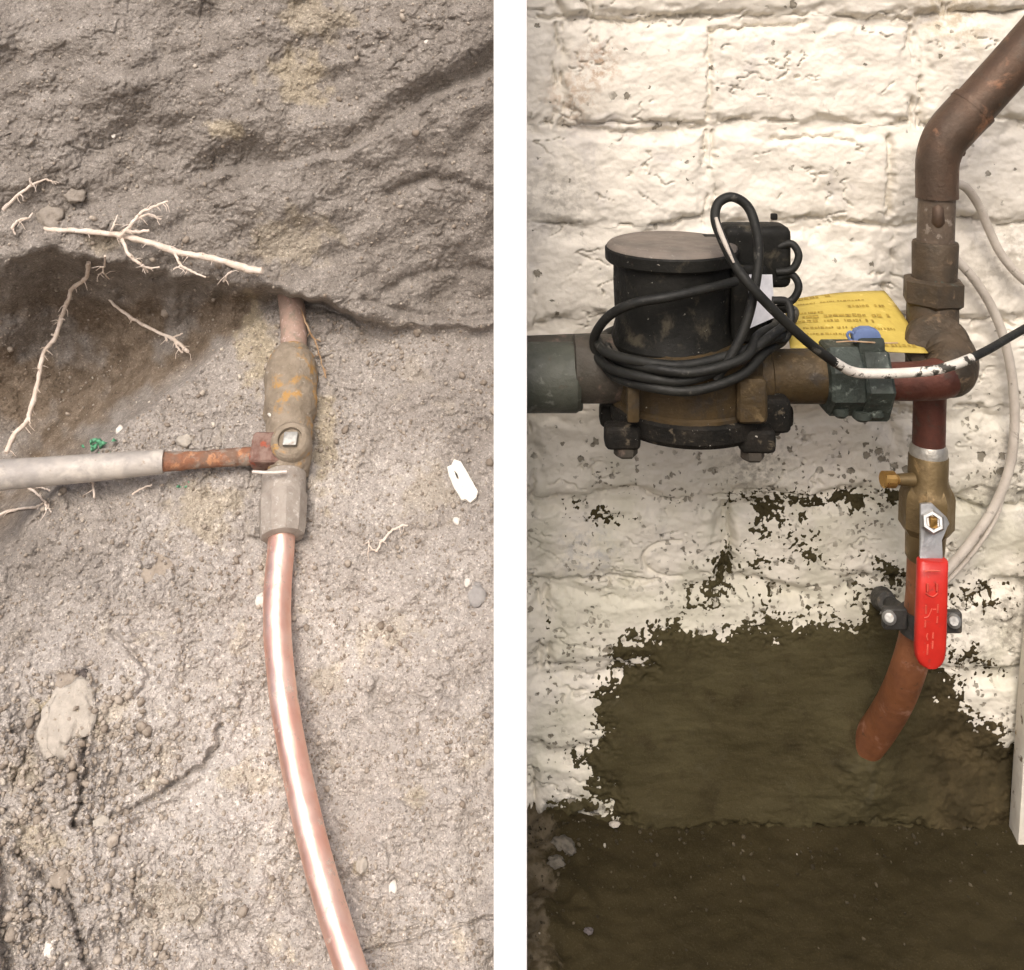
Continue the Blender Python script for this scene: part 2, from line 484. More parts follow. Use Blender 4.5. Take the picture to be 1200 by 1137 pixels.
M['dusty_copper'] = worn('dusty_copper', (0.46, 0.32, 0.26), (0.36, 0.27, 0.22), 90, (((0.66, 0.50, 0.45), 150, 0.56, 0.68), ((0.27, 0.22, 0.17), 70, 0.54, 0.66)), (0.6, 0.85), 0.25, ((300, 0.0008),))
M['purple_rust'] = worn('purple_brown_rust', (0.17, 0.085, 0.065), (0.28, 0.19, 0.155), 130, (((0.36, 0.09, 0.05), 90, 0.56, 0.66),), (0.75, 0.92), 0.1, ((350, 0.0012),))
M['steel_dull'] = worn('dull_steel', (0.42, 0.42, 0.40), (0.30, 0.30, 0.28), 120, (((0.25, 0.19, 0.14), 160, 0.6, 0.7),), (0.4, 0.6), 0.6, ((400, 0.0005),))
M['wire_pale'] = worn('pale_wire', (0.72, 0.66, 0.60), (0.6, 0.53, 0.47), 200, (), (0.4, 0.6), 0.2, ())
M['chip'] = worn('white_plastic_chip', (0.88, 0.86, 0.80), (0.80, 0.77, 0.69), 150, (((0.62, 0.55, 0.45), 260, 0.66, 0.75),), (0.5, 0.7), 0, ((500, 0.0004),))
M['stone_pale'] = worn('pale_clod', (0.52, 0.475, 0.41), (0.43, 0.39, 0.335), 150, (((0.28, 0.23, 0.17), 300, 0.60, 0.70),), (0.9, 1.0), 0, ((500, 0.0012),))
M['stone_grey'] = worn('grey_pebble', (0.40, 0.385, 0.37), (0.33, 0.315, 0.30), 150, (), (0.7, 0.9), 0, ((600, 0.0006),))
M['stone_white'] = worn('white_pebble', (0.80, 0.76, 0.70), (0.70, 0.65, 0.58), 200, (), (0.7, 0.9), 0, ((600, 0.0006),))
M['stone_brown'] = worn('brown_clod', (0.40, 0.345, 0.285), (0.32, 0.272, 0.22), 120, (((0.40, 0.34, 0.26), 250, 0.58, 0.7),), (0.9, 1.0), 0, ((450, 0.0014),))
M['stone_bank'] = worn('bank_clod', (0.36, 0.32, 0.275), (0.28, 0.245, 0.205), 120, (((0.33, 0.29, 0.24), 250, 0.58, 0.7),), (0.9, 1.0), 0, ((300, 0.0024),))
M['stone_dark'] = worn('dark_clod', (0.085, 0.072, 0.07), (0.13, 0.11, 0.10), 120, (), (0.9, 1.0), 0, ((450, 0.0014),))
M['verdigris'] = worn('green_scrap', (0.10, 0.34, 0.18), (0.17, 0.45, 0.27), 200, (), (0.6, 0.8), 0, ((600, 0.0004),))
M['black_plastic'] = worn('dusty_black_plastic', (0.009, 0.009, 0.0075), (0.017, 0.0165, 0.014), 45, (((0.06, 0.052, 0.036), 60, 0.54, 0.68), ((0.34, 0.32, 0.27), 280, 0.67, 0.71)), (0.5, 0.75), 0, ((420, 0.0004),), spec=0.18)
M['lid'] = worn('dusty_grey_lid', (0.20, 0.168, 0.138), (0.15, 0.128, 0.106), 50, (((0.36, 0.33, 0.29), 220, 0.62, 0.72),), (0.6, 0.8), 0, ((420, 0.0004),))
M['meter_brass'] = worn('aged_brass', (0.088, 0.058, 0.024), (0.060, 0.041, 0.018), 45, (((0.036, 0.026, 0.015), 70, 0.49, 0.64), ((0.13, 0.09, 0.04), 90, 0.60, 0.72), ((0.5, 0.46, 0.38), 260, 0.69, 0.72)), (0.5, 0.72), 0.35, ((320, 0.0006),))
M['black_iron'] = worn('black_iron', (0.010, 0.0095, 0.008), (0.022, 0.019, 0.015), 60, (((0.11, 0.09, 0.062), 130, 0.58, 0.70), ((0.40, 0.38, 0.33), 300, 0.66, 0.70)), (0.6, 0.85), 0.1, ((350, 0.0009),), spec=0.18)
M['green_paint'] = worn('dull_green_paint', (0.066, 0.070, 0.054), (0.045, 0.049, 0.037), 45, (((0.12, 0.125, 0.105), 120, 0.58, 0.70), ((0.06, 0.045, 0.028), 60, 0.60, 0.70)), (0.5, 0.75), 0, ((300, 0.0006),))
M['green_bronze'] = worn('green_bronze', (0.046, 0.058, 0.048), (0.028, 0.034, 0.027), 70, (((0.14, 0.165, 0.14), 150, 0.57, 0.69), ((0.05, 0.033, 0.017), 60, 0.60, 0.70), ((0.45, 0.42, 0.36), 330, 0.70, 0.73)), (0.5, 0.75), 0.2, ((320, 0.0007),))
M['brown_pipe'] = worn('brown_iron_pipe', (0.060, 0.050, 0.038), (0.040, 0.036, 0.026), 45, (((0.12, 0.085, 0.065), 90, 0.55, 0.68),), (0.55, 0.8), 0.1, ((320, 0.0006),))
M['red_copper'] = worn('dark_red_copper', (0.14, 0.050, 0.034), (0.095, 0.038, 0.027), 60, (((0.075, 0.045, 0.03), 90, 0.56, 0.70),), (0.42, 0.62), 0.4, ((320, 0.0004),))
M['old_copper'] = worn('tarnished_copper', (0.125, 0.077, 0.05), (0.09, 0.062, 0.043), 35, (((0.26, 0.13, 0.07), 45, 0.56, 0.70), ((0.075, 0.057, 0.04), 60, 0.56, 0.70)), (0.45, 0.65), 0.45, ((320, 0.0004),))
M['orange_copper'] = worn('orange_copper', (0.34, 0.135, 0.058), (0.26, 0.105, 0.05), 50, (((0.40, 0.20, 0.13), 70, 0.58, 0.70), ((0.07, 0.04, 0.02), 150, 0.61, 0.69)), (0.45, 0.65), 0.4, ((320, 0.0004),))
M['flux'] = worn('solder_flux', (0.15, 0.112, 0.08), (0.10, 0.075, 0.054), 90, (((0.24, 0.20, 0.16), 160, 0.58, 0.68),), (0.45, 0.65), 0.3, ((320, 0.0005),))
M['dark_bronze'] = worn('dark_bronze', (0.095, 0.068, 0.042), (0.064, 0.050, 0.034), 60, (((0.16, 0.11, 0.066), 100, 0.58, 0.70), ((0.06, 0.08, 0.062), 90, 0.62, 0.72)), (0.5, 0.75), 0.35, ((320, 0.0006),))
M['valve_brass'] = worn('yellow_brass', (0.20, 0.142, 0.066), (0.155, 0.11, 0.052), 60, (((0.36, 0.24, 0.11), 70, 0.56, 0.70), ((0.12, 0.085, 0.04), 120, 0.62, 0.72)), (0.38, 0.55), 0.55, ((320, 0.0004),))
M['bright_brass'] = worn('bright_brass', (0.74, 0.46, 0.16), (0.62, 0.36, 0.11), 90, (), (0.25, 0.4), 0.9, ())
M['solder'] = worn('solder', (0.55, 0.53, 0.48), (0.42, 0.40, 0.35), 120, (), (0.35, 0.5), 0.7, ((320, 0.0005),))
M['bright_steel'] = worn('bright_steel', (0.52, 0.52, 0.51), (0.42, 0.42, 0.41), 80, (((0.40, 0.36, 0.30), 200, 0.64, 0.72),), (0.35, 0.5), 0.8, ((220, 0.0003),))
M['red_vinyl'] = worn('red_vinyl', (0.56, 0.026, 0.016), (0.48, 0.020, 0.013), 60, (((0.36, 0.03, 0.02), 130, 0.6, 0.7), ((0.40, 0.14, 0.10), 330, 0.66, 0.72)), (0.38, 0.5), 0, ((200, 0.0002),))
M['red_emboss'] = worn('raised_red_vinyl', (0.70, 0.12, 0.08), (0.60, 0.08, 0.05), 150, (), (0.4, 0.5), 0, ())
M['clamp'] = worn('grey_clamp_iron', (0.075, 0.073, 0.066), (0.05, 0.048, 0.043), 90, (((0.12, 0.10, 0.07), 150, 0.58, 0.7),), (0.5, 0.7), 0.4, ((320, 0.0007),))
M['tag_yellow'] = worn('yellow_card', (0.54, 0.41, 0.085), (0.46, 0.345, 0.07), 40, (((0.42, 0.29, 0.06), 60, 0.58, 0.72), ((0.72, 0.56, 0.16), 80, 0.60, 0.72)), (0.55, 0.75), 0, ((150, 0.0005),))
M['ink'] = worn('faded_ink', (0.23, 0.155, 0.025), (0.42, 0.29, 0.04), 500, (), (0.7, 0.8), 0, ())
M['blue_plastic'] = worn('blue_plastic', (0.13, 0.19, 0.36), (0.105, 0.155, 0.30), 90, (((0.07, 0.09, 0.17), 250, 0.6, 0.7),), (0.5, 0.7), 0, ())
M['cable'] = worn('grey_black_cable', (0.012, 0.012, 0.0105), (0.020, 0.020, 0.017), 80, (((0.085, 0.08, 0.068), 160, 0.60, 0.72),), (0.45, 0.65), 0, ((400, 0.0003),), spec=0.3)
M['cable_painted'] = worn('paint_smeared_cable', (0.62, 0.585, 0.52), (0.72, 0.68, 0.60), 90, (((0.05, 0.045, 0.035), 110, 0.53, 0.58),), (0.5, 0.7), 0, ((400, 0.0005),))
M['wire_white'] = worn('painted_wire', (0.56, 0.51, 0.44), (0.46, 0.41, 0.35), 60, (((0.24, 0.21, 0.17), 110, 0.60, 0.70),), (0.5, 0.7), 0, ((300, 0.0004),))
M['paper'] = worn('white_paper_tag', (0.74, 0.74, 0.76), (0.62, 0.62, 0.64), 150, (), (0.6, 0.8), 0, ())
M['plank'] = worn('white_painted_wood', (0.74, 0.70, 0.60), (0.66, 0.61, 0.51), 40, (((0.34, 0.24, 0.12), 60, 0.58, 0.68), ((0.14, 0.10, 0.06), 110, 0.63, 0.70)), (0.6, 0.8), 0, ((150, 0.0008),))

# ------------------------------------------------------------------ the setting: ground and floor
GZ = -0.13
me = pydata('ground', [(-30, -30, GZ), (30, -30, GZ), (30, 30, GZ), (-30, 30, GZ)], [(0, 1, 2, 3)])
tag(finish('ground', me, M['ground'], None, None), kind='structure')

gx = np.concatenate([[0.0], np.linspace(0.0, 0.50, 220), np.linspace(0.53, 3.0, 12)]); gy = np.concatenate([np.linspace(0.03, -0.35, 180), np.linspace(-0.38, -3.0, 12)])
X, Y = np.meshgrid(gx, gy)
Zf = 0.0016 * fbm(X * 14, Y * 14, 4, 51) + 0.0012 * fbm(X * 60, Y * 60, 3, 52) + 0.004 * np.exp((Y - 0.0) / 0.02)
Zf += 0.007 * np.exp(-((X - 0.02) / 0.03) ** 2) * (0.6 + fbm(X * 40, Y * 40, 3, 55))
Zf[:, 0] = GZ - 0.01
me = grid_mesh('concrete_floor', np.stack([X, Y, Zf], -1)[::-1])
tag(finish('concrete_floor', me, M['floor'], None, 180), kind='structure')

# ------------------------------------------------------------------ the earth bank (left)
JB = np.array([(-400, 335), (-160, 330), (0, 305), (60, 288), (110, 298), (200, 322), (310, 334), (350, 345), (420, 370), (500, 384), (578, 372), (640, 370)], float)
JF = np.array([(-400, 760), (-160, 720), (0, 650), (60, 575), (140, 505), (200, 455), (270, 402), (325, 356), (350, 352), (420, 376), (500, 389), (578, 376), (640, 374)], float)
LEDGE = [(200, 222), (255, 199), (330, 191), (400, 177), (440, 160), (475, 130), (510, 109), (610, 66)]
CRACKS = [  # path, depth, width
    ([(96, 792), (101, 830), (98, 870), (99, 905), (95, 940), (87, 968)], 0.010, 3.0),
    ([(80, 880), (90, 900), (94, 930)], 0.007, 2.5),
    ([(88, 968), (130, 960), (175, 938), (215, 912), (240, 897), (255, 872), (259, 850)], 0.009, 3.0),
    ([(20, 1000), (55, 1030), (80, 1052), (92, 1090), (105, 1137), (110, 1180)], 0.010, 4.0),
    ([(0, 1000), (8, 1040), (4, 1090), (12, 1140)], 0.014, 7.0),
    ([(428, 1114), (480, 1104), (530, 1086), (600, 1070)], 0.004, 2.0),
    ([(440, 1098), (490, 1088)], 0.002, 1.6),
    ([(-10, 665), (25, 630), (60, 596)], 0.012, 7.0),
    ([(130, 740), (150, 760), (178, 790), (162, 812)], 0.005, 2.6),
    ([(150, 990), (160, 1020), (155, 1050)], 0.004, 2.0),
    ([(430, 352), (480, 368), (540, 372), (600, 366)], 0.008, 4.0),
    ([(455, 225), (500, 208), (540, 214), (585, 232)], 0.009, 5.0),
    ([(450, 345), (480, 325), (530, 312), (585, 318)], 0.010, 6.0),
    ([(165, 655), (172, 675), (170, 700)], 0.004, 2.2),
]

def floor_d(py):
    v = (np.asarray(py, float) - HOR) * S
    return (v - 0.5) / (1 + v / D)

def soil_depth(px, py, fine=True):
    px = np.asarray(px, float); py = np.asarray(py, float)
    wob = fbm(px / 45.0, py / 45.0, 3, 3)
    jb = np.interp(px, JB[:, 0], JB[:, 1]) + 10 * wob
    jf = np.maximum(np.interp(px, JF[:, 0], JF[:, 1]) + 7 * fbm(px / 40.0, py / 40.0, 3, 5), jb + 5)
    bank = lambda y: -0.240 + 0.045 * y / 330.0
    # strata run up to the right
    ca, sa = math.cos(-0.36), math.sin(-0.36)
    ru = px * ca + py * sa; rv = -px * sa + py * ca
    lump = 0.022 * fbm(ru / 190.0, rv / 110.0, 3, 11) + 0.0040 * fbm(ru / 75.0, rv / 58.0, 2, 13)
    b = bank(py) + lump - 0.038 * sstep(370, 520, px) * sstep(120, 360, py)
    yl = np.interp(px, [p[0] for p in LEDGE], [p[1] for p in LEDGE]) + 5 * fbm(px / 30.0, py / 200.0, 3, 21)
    t = py - yl
    on = sstep(195, 270, px) * (0.35 + 0.65 * np.clip(np.abs(px - 430) / 110.0, 0, 1))
    b = b - 0.021 * on * sstep(-40, -4, t) * (1 - sstep(-3, 9, t)) + 0.006 * on * np.exp(-np.clip(t - 5, 0, None) / 25.0) * (t > 0)
    fl = floor_d(py) + 0.009 * fbm(px / 150.0, py / 150.0, 3, 31) + 0.0045 * fbm(px / 45.0, py / 45.0, 3, 33)
    fl = fl + 0.020 * sstep(330, 60, px) * sstep(1000, 600, py) * 0.6
    tt = np.clip((py - jb) / (jf - jb), 0, 1)
    db = bank(jb) + lump * 0.6; df = floor_d(jf)
    w = np.clip((jf - jb) / 215.0, 0, 1.2)
    hol = db + (df - db) * tt - 0.15 * w * (1 - (2 * tt - 1) ** 2) - 0.010 + lump * 0.5
    sf = 1 + 2.2 * sstep(400, 470, px)
    w1 = sstep(-7, 9, (py - jb) / sf); w2 = sstep(-8, 7, (py - jf) / sf)
    d = b * (1 - w1) + (hol * (1 - w2) + fl * w2) * w1
    isfl = w1 * w2
    if not fine: return d
    # crumbly relief
    rough = 0.42 + 0.65 * sstep(-0.1, 0.35, fbm(px / 110.0, py / 110.0, 3, 41)) + 0.8 * sstep(260, 60, px) * sstep(740, 880, py)
    rough = rough * (1 - 0.4 * sstep(120, 300, px) * sstep(700, 950, py))
    wx = px + 5 * fbm(px / 18.0, py / 18.0, 2, 61); wy = py + 5 * fbm(px / 18.0, py / 18.0, 2, 62)
    f1, f2, cid = worley(wx / 26.0, wy / 22.0, 71)
    clod = (sstep(0.0, 0.22, f2 - f1) - 1.0) * 0.0022 + (cid - 0.5) * 0.0028 * sstep(0.02, 0.2, f2 - f1)
    g1, g2, gid = worley(wx / 10.0, wy / 9.0, 72)
    grit = (0.55 - g1) * 0.0026 + (gid - 0.5) * 0.0020
    h1, h2, hid = worley(wx / 4.6, wy / 4.4, 73)
    grit2 = (0.5 - h1) * 0.0018 + (hid - 0.5) * 0.0010
    d = d + rough * (clod * sstep(-0.15, 0.3, fbm(px / 80.0, py / 80.0, 3, 43)) + grit * sstep(-0.5, 0.3, fbm(px / 35.0, py / 35.0, 2, 44)) + grit2)
    d = d + 0.0007 * perlin(px / 2.6, py / 2.6, 48) + (0.0016 * fbm(ru / 34.0, rv / 26.0, 4, 45) + 0.0010 * np.abs(fbm(ru / 14.0, rv / 11.0, 3, 46))) * (1 - isfl) + 0.0016 * fbm(px / 14.0, py / 14.0, 3, 47)
    cw = 4 * fbm(px / 16.0, py / 16.0, 3, 81)
    for pts, dep, wid in CRACKS:
        x0 = min(p[0] for p in pts) - 40; x1 = max(p[0] for p in pts) + 40
        y0 = min(p[1] for p in pts) - 40; y1 = max(p[1] for p in pts) + 40
        m = (px > x0) & (px < x1) & (py > y0) & (py < y1)
        if m.any():
            dl = line_dist(px[m] + cw[m], py[m] + cw[m] * 0.7, pts)
            d[m] = d[m] - 0.55 * dep * np.exp(-(dl / wid) ** 2) + dep * 0.25 * np.exp(-((dl - wid * 2.5) / (wid * 1.5)) ** 2)
    return d

def soil_at(px, py, lift=0.0):
    d = soil_depth(np.array([float(px)]), np.array([float(py)]), False)[0] + lift
    return A(px, py, d)

ux = np.concatenate([np.arange(-320, -8, 8.0), np.arange(-8, 590, 1.15), np.arange(590, 603, 2.0)])
vy = np.concatenate([np.arange(-300, -10, 6.0), np.arange(-10, 1150, 1.15), np.arange(1150, 1560, 6.0)])
PX, PY = np.meshgrid(ux, vy)
SD = soil_depth(PX, PY)
def blob(cx, cy, rx, ry):
    q = np.hypot((PX - cx) / rx, (PY - cy) / ry) + 0.55 * fbm(PX / 22.0, PY / 22.0, 3, 91)
    return sstep(1.0, 0.45, q)
clay = np.zeros(PX.shape)
for cx, cy, rx, ry, a in ((350, 92, 45, 40, 0.6), (372, 20, 60, 30, 0.45), (300, 408, 26, 62, 0.75), (380, 515, 18, 70, 0.7), (240, 600, 55, 45, 0.5), (265, 155, 26, 16, 0.6),
                          (340, 280, 60, 40, 0.4), (78, 838, 42, 40, 0.9), (30, 905, 30, 22, 0.5), (45, 985, 45, 25, 0.6), (380, 795, 30, 25, 0.4), (490, 935, 18, 20, 0.5),
                          (425, 1015, 12, 12, 0.8), (200, 1060, 60, 40, 0.35), (500, 580, 40, 40, 0.3), (120, 285, 30, 15, 0.4)):
    clay = np.maximum(clay, a * blob(cx, cy, rx, ry))
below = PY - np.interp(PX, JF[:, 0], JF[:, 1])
dark_tone = sstep(15, -25, below) * 0.3 + 0.65 * sstep(430, -20, below + 110 * fbm(PX / 120.0, PY / 120.0, 4, 97))  # darker tone on the bank, fading out down the slope
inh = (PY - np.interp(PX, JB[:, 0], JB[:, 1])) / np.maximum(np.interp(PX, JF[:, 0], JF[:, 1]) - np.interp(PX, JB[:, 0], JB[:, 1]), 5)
hollow_shade = sstep(0.05, 0.35, inh) * sstep(1.05, 0.8, inh) * sstep(-0.5, 0.1, fbm(PX / 60.0, PY / 60.0, 3, 95)) * (PX < 340)  # mask of the hollow under the roots, where its shade is painted in
dark_tone = np.clip(dark_tone + 0.4 * sstep(120, 0, np.hypot((PX - 20) / 1.2, (PY - 660))), 0, 1)  # plus the shade of the left-edge crevice, painted as a dark spot
me = grid_mesh('soil_bank', A(PX, PY, SD)[::-1], attrs={'clay': clay[::-1], 'dark_tone': dark_tone[::-1], 'hollow_shade': hollow_shade[::-1]})
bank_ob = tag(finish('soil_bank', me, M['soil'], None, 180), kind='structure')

# loose crumbs lying on the soil: too many to count, one object
ico = bmesh.new(); bmesh.ops.create_icosphere(ico, subdivisions=1, radius=1.0)
IV = np.array([v.co[:] for v in ico.verts]); ico.verts.ensure_lookup_table(); ico.verts.index_update()
IF = np.array([[v.index for v in f.verts] for f in ico.faces]); ico.free()
def crumbs(name, n, mat):
    px = RNG.uniform(-60, 598, n * 3); py = RNG.uniform(-40, 1180, n * 3)
    jf = np.interp(px, JF[:, 0], JF[:, 1]); 
    dens = np.where(py > jf, 1.0, 0.28) * (0.35 + 1.2 * sstep(-0.2, 0.4, fbm(px / 70.0, py / 70.0, 3, 101)))
    dens *= 1 + 0.8 * sstep(280, 80, px) * sstep(700, 850, py)
    keep = RNG.uniform(0, 1.6, n * 3) < dens
    px = px[keep][:n]; py = py[keep][:n]; n = len(px)
    size = np.clip(RNG.lognormal(0.10, 0.50, n), 0.7, 6.0)
    size = size * (1 + 0.8 * sstep(270, 120, px) * sstep(720, 850, py)) * np.where(RNG.uniform(0, 1, n) < 0.02, 2.2, 1.0)
    d = soil_depth(px, py)
    P = A(px, py, d); r = size * S * (D - d) / D
    V = np.empty((n, len(IV), 3))
    for i in range(n):
        q = RNG.normal(size=(3, 3)); q, _ = np.linalg.qr(q)
        sc = np.array([1.0, RNG.uniform(0.6, 1.0), RNG.uniform(0.45, 0.85)])
        V[i] = ((IV * (1 + RNG.uniform(-0.22, 0.22, (len(IV), 1)))) * sc) @ q.T * r[i] + P[i] + np.array([0, -0.3, 0.3]) * r[i]
    Fa = (IF[None] + (np.arange(n) * len(IV))[:, None, None]).reshape(-1, 3)
    me = bpy.data.meshes.new(name)
    V = V.reshape(-1, 3)
    me.vertices.add(len(V)); me.vertices.foreach_set('co', V.astype(np.float32).ravel())
    me.loops.add(Fa.size); me.loops.foreach_set('vertex_index', Fa.astype(np.int32).ravel())
    me.polygons.add(len(Fa)); me.polygons.foreach_set('loop_start', np.arange(0, Fa.size, 3, dtype=np.int32))
    me.update(calc_edges=True)
    return finish(name, me, mat, None, None)
tag(crumbs('soil_crumbs', 13000, M['crumb']), 'loose crumbs of earth scattered over the dug soil', 'soil crumbs', kind='stuff')

# ------------------------------------------------------------------ white dividing strip between the two halves, added as a standing board
DIV = 0.14
xl = (578.5 - 600) * S * (D - DIV) / D; xr = (617.5 - 600) * S * (D - DIV) / D
o = bevel_box('divider_strip', ((xl + xr) / 2, (0.42 - DIV) / 2, 0.42), (xr - xl, 0.42 + DIV, 0.86), M['divider_white'], None, 0.0003, 1)
tag(o, 'tall plain white dividing strip added as a board between the soil and the brick wall', 'divider')

# ------------------------------------------------------------------ the painted brick wall
CY = [-215, -95, 25, 150, 270, 382, 487, 588, 690, 790, 885, 990]
VJ = [900, 690, 655, 832, 1043, 832, 1043, 850, 1060, 830, 1043, 832]      # one upright joint in each course
BL = 422.0
def wall_low(u, v):
    return 0.0030 * fbm(u / 170.0, v / 120.0, 2, 201) + 0.0014 * fbm(u / 55.0, v / 45.0, 2, 202)
def brick_edge(u, v):
    wu = u + 6 * fbm(u / 40.0, v / 40.0, 3, 211) + 2.0 * fbm(u / 9.0, v / 9.0, 2, 213)
    wv = v + 9 * fbm(u / 75.0, v / 40.0, 3, 212) + 2.0 * fbm(u / 9.0, v / 9.0, 2, 214)
    ci = np.clip(np.searchsorted(np.array(CY, float), wv) - 1, 0, len(CY) - 2)
    v0 = np.array(CY, float)[ci]; v1 = np.array(CY, float)[ci + 1]
    f = (wu - np.array(VJ, float)[ci]) / BL
    eu = np.abs(f - np.round(f)) * BL
    return np.minimum(wv - v0, v1 - wv), eu, wv - v0, v1 - wv
def wall_h(u, v):
    """painted surface: metres in front of the wall plane"""
    ev, eu, top, bot = brick_edge(u, v)
    e = np.minimum(ev, eu)
    fill = sstep(-0.3, 0.35, fbm(u / 60.0, v / 60.0, 2, 221))
    prof = sstep(4, 17 + 14 * fill, e)
    h = wall_low(u, v) - 0.0060 * (1 - prof) * (0.35 + 0.65 * (1 - fill))
    h = h + 0.0006 * fbm(u / 24.0, v / 17.0, 3, 203) + 0.00026 * fbm(u / 6.0, v / 5.0, 2, 204)
    h = h + 0.0016 * np.minimum(0, fbm(u / 44.0, v / 30.0, 3, 205) + 0.22)
    crack = sstep(-0.12, 0.14, fbm(u / 45.0, v / 30.0, 3, 222))
    h = h - 0.0045 * crack * np.exp(-((bot - 7 - 2 * fbm(u / 14.0, v / 14.0, 2, 223)) / 2.2) ** 2) * (eu > 6)
    h = h - 0.0036 * sstep(-0.05, 0.2, fbm(u / 30.0, v / 50.0, 3, 224)) * np.exp(-((eu - 4) / 2.4) ** 2)
    h = h - 0.0035 * sstep(0.18, 0.36, fbm(u / 60.0, v / 60.0, 3, 225)) * np.exp(-(fbm(u / 60.0, v / 30.0, 3, 226) / 0.03) ** 2)
    # the joints that stand open
    wob = 3 * fbm(u / 12.0, v / 12.0, 3, 231)
    for pts, dep, wid in (([(1043, 162), (1044, 200), (1042, 252)], 0.0065, 3.2), ([(834, 36), (831, 60), (834, 90), (830, 138)], 0.0045, 2.8), ([(655, 4), (664, 22), (690, 20), (745, 26), (790, 18), (870, 16)], 0.0055, 3.0),
                          ([(655, 148), (700, 152), (730, 157), (790, 155), (825, 148)], 0.0050, 3.0), ([(835, 36), (870, 32), (930, 30), (945, 24)], 0.004, 2.4), ([(1000, 262), (1060, 268), (1075, 262)], 0.004, 3.0),
                          ([(905, 164), (960, 160), (1000, 166)], 0.004, 2.4), ([(1140, 380), (1165, 372), (1190, 384)], 0.004, 2.4), ([(1120, 590), (1160, 600), (1200, 592)], 0.0045, 3.0)):
        m = (u > min(p[0] for p in pts) - 25) & (u < max(p[0] for p in pts) + 25) & (v > min(p[1] for p in pts) - 25) & (v < max(p[1] for p in pts) + 25)
        if m.any():
            dl = line_dist(u[m] + wob[m], v[m] + wob[m], pts)
            h[m] = h[m] - dep * np.exp(-(dl / wid) ** 2)
    # a thumb-sized ring scored into the paint
    q = np.hypot((u - 790) / 36.0, (v - 657) / 22.0)
    h = h - 0.003 * np.exp(-((q - 1) / 0.08) ** 2) * (u < 800)
    return h

wall_root = thing('brick_wall', 'old brick wall thickly painted white, chipped and stained, above the dark floor', 'brick wall', (0.35, 0.0, 0.0))
UL, UR, VT, VB = 607.0, 1420.0, -120.0, 985.0
RES = 1.55
uu = np.concatenate([np.arange(UL, 1210, RES), np.arange(1210, UR, 6.0)])
vv = np.concatenate([np.arange(VT, -8, 6.0), np.arange(-8, VB, RES)])
U, V_ = np.meshgrid(uu, vv)
H = wall_h(U, V_)
ev, eu, _, _ = brick_edge(U, V_)
E = np.minimum(ev, eu)
Ec = (E[:-1, :-1] + E[1:, 1:]) / 2
def wall_P(u, v, h):
    return np.stack([(u - 600) * S, -h, Z0 + (HOR - v) * S], -1)
me = grid_mesh('mortar_bed', wall_P(U, V_, H - 0.0004)[::-1], (Ec < 8)[::-1])
finish('mortar_bed', me, M['paint'], wall_root, 180)
wu = U + 6 * fbm(U / 40.0, V_ / 40.0, 3, 211) + 2.0 * fbm(U / 9.0, V_ / 9.0, 2, 213)
wv = V_ + 9 * fbm(U / 75.0, V_ / 40.0, 3, 212) + 2.0 * fbm(U / 9.0, V_ / 9.0, 2, 214)
ci = np.clip(np.searchsorted(np.array(CY, float), wv) - 1, 0, len(CY) - 2)
bi = np.floor((wu - np.array(VJ, float)[ci]) / BL).astype(int)
key = ci * 100 + bi + 20
kc = key[:-1, :-1]
for k in np.unique(kc):
    m = (kc == k) & (Ec > 5)
    if m.sum() < 60: continue
    r = np.where(m.any(1))[0]; c = np.where(m.any(0))[0]
    sl = (slice(r[0], r[-1] + 2), slice(c[0], c[-1] + 2))
    mm = m[r[0]:r[-1] + 1, c[0]:c[-1] + 1]
    me = grid_mesh('brick', wall_P(U[sl], V_[sl], H[sl])[::-1], mm[::-1])
    finish('brick', me, M['paint'], wall_root, 180)
# the solid wall behind the faces
bevel_box('wall_core', (0.0045 + 0.245, 0.075, Z0 - (VB + VT) / 2 * S + HOR * S), (0.488, 0.12, (VB - VT) * S), M['paint'], wall_root, 0.001, 1)

# mortar smeared round the new pipe
OUT = [(722, 985), (716, 955), (690, 915), (680, 893), (700, 852), (706, 815), (716, 792), (745, 778), (716, 768), (738, 748), (768, 738), (800, 734), (836, 742), (868, 726), (900, 728),
       (930, 730), (962, 722), (1000, 728), (1036, 708), (1062, 735), (1076, 752), (1092, 788), (1128, 800), (1138, 828), (1170, 858), (1190, 872), (1215, 900), (1215, 985)]
DABS = [(838, 694, 15, 9, -0.7), (853, 664, 7, 13, 0.3), (894, 655, 7, 24, -0.2), (892, 632, 8, 6, 0), (915, 600, 16, 4, 0.1), (962, 590, 30, 4, 0.0), (1045, 672, 14, 7, 0.6),
        (1022, 718, 16, 12, 0), (626, 720, 7, 7, 0), (700, 607, 9, 3, 0), (935, 636, 11, 6, -0.5), (955, 655, 10, 6, 0.6), (660, 955, 26, 14, -0.2), (700, 958, 22, 12, 0.1),
        (1150, 700, 10, 4, 0.1), (1135, 770, 12, 6, 0.4)]
pu = np.arange(640, 1206, 1.45); pv = np.arange(560, 984, 1.45)
PU, PV = np.meshgrid(pu, pv)
sd = poly_sdf(PU, PV, OUT)
for cx, cy, rx, ry, an in DABS:
    dx = (PU - cx) * math.cos(an) + (PV - cy) * math.sin(an); dy = -(PU - cx) * math.sin(an) + (PV - cy) * math.cos(an)
    sd = np.maximum(sd, (1 - np.hypot(dx / rx, dy / ry)) * min(rx, ry))
sd = sd + 15 * fbm(PU / 34.0, PV / 30.0, 5, 301, 0.66)
HS = wall_h(PU, PV)
inn = sstep(2, 34, sd)
spk = fbm(PU / 5.0, PV / 5.0, 3, 302)
tm = np.clip(sd / 16.0, -1.3, 1) * 0.0011 + 0.0013 * spk * (1 - 0.85 * inn)
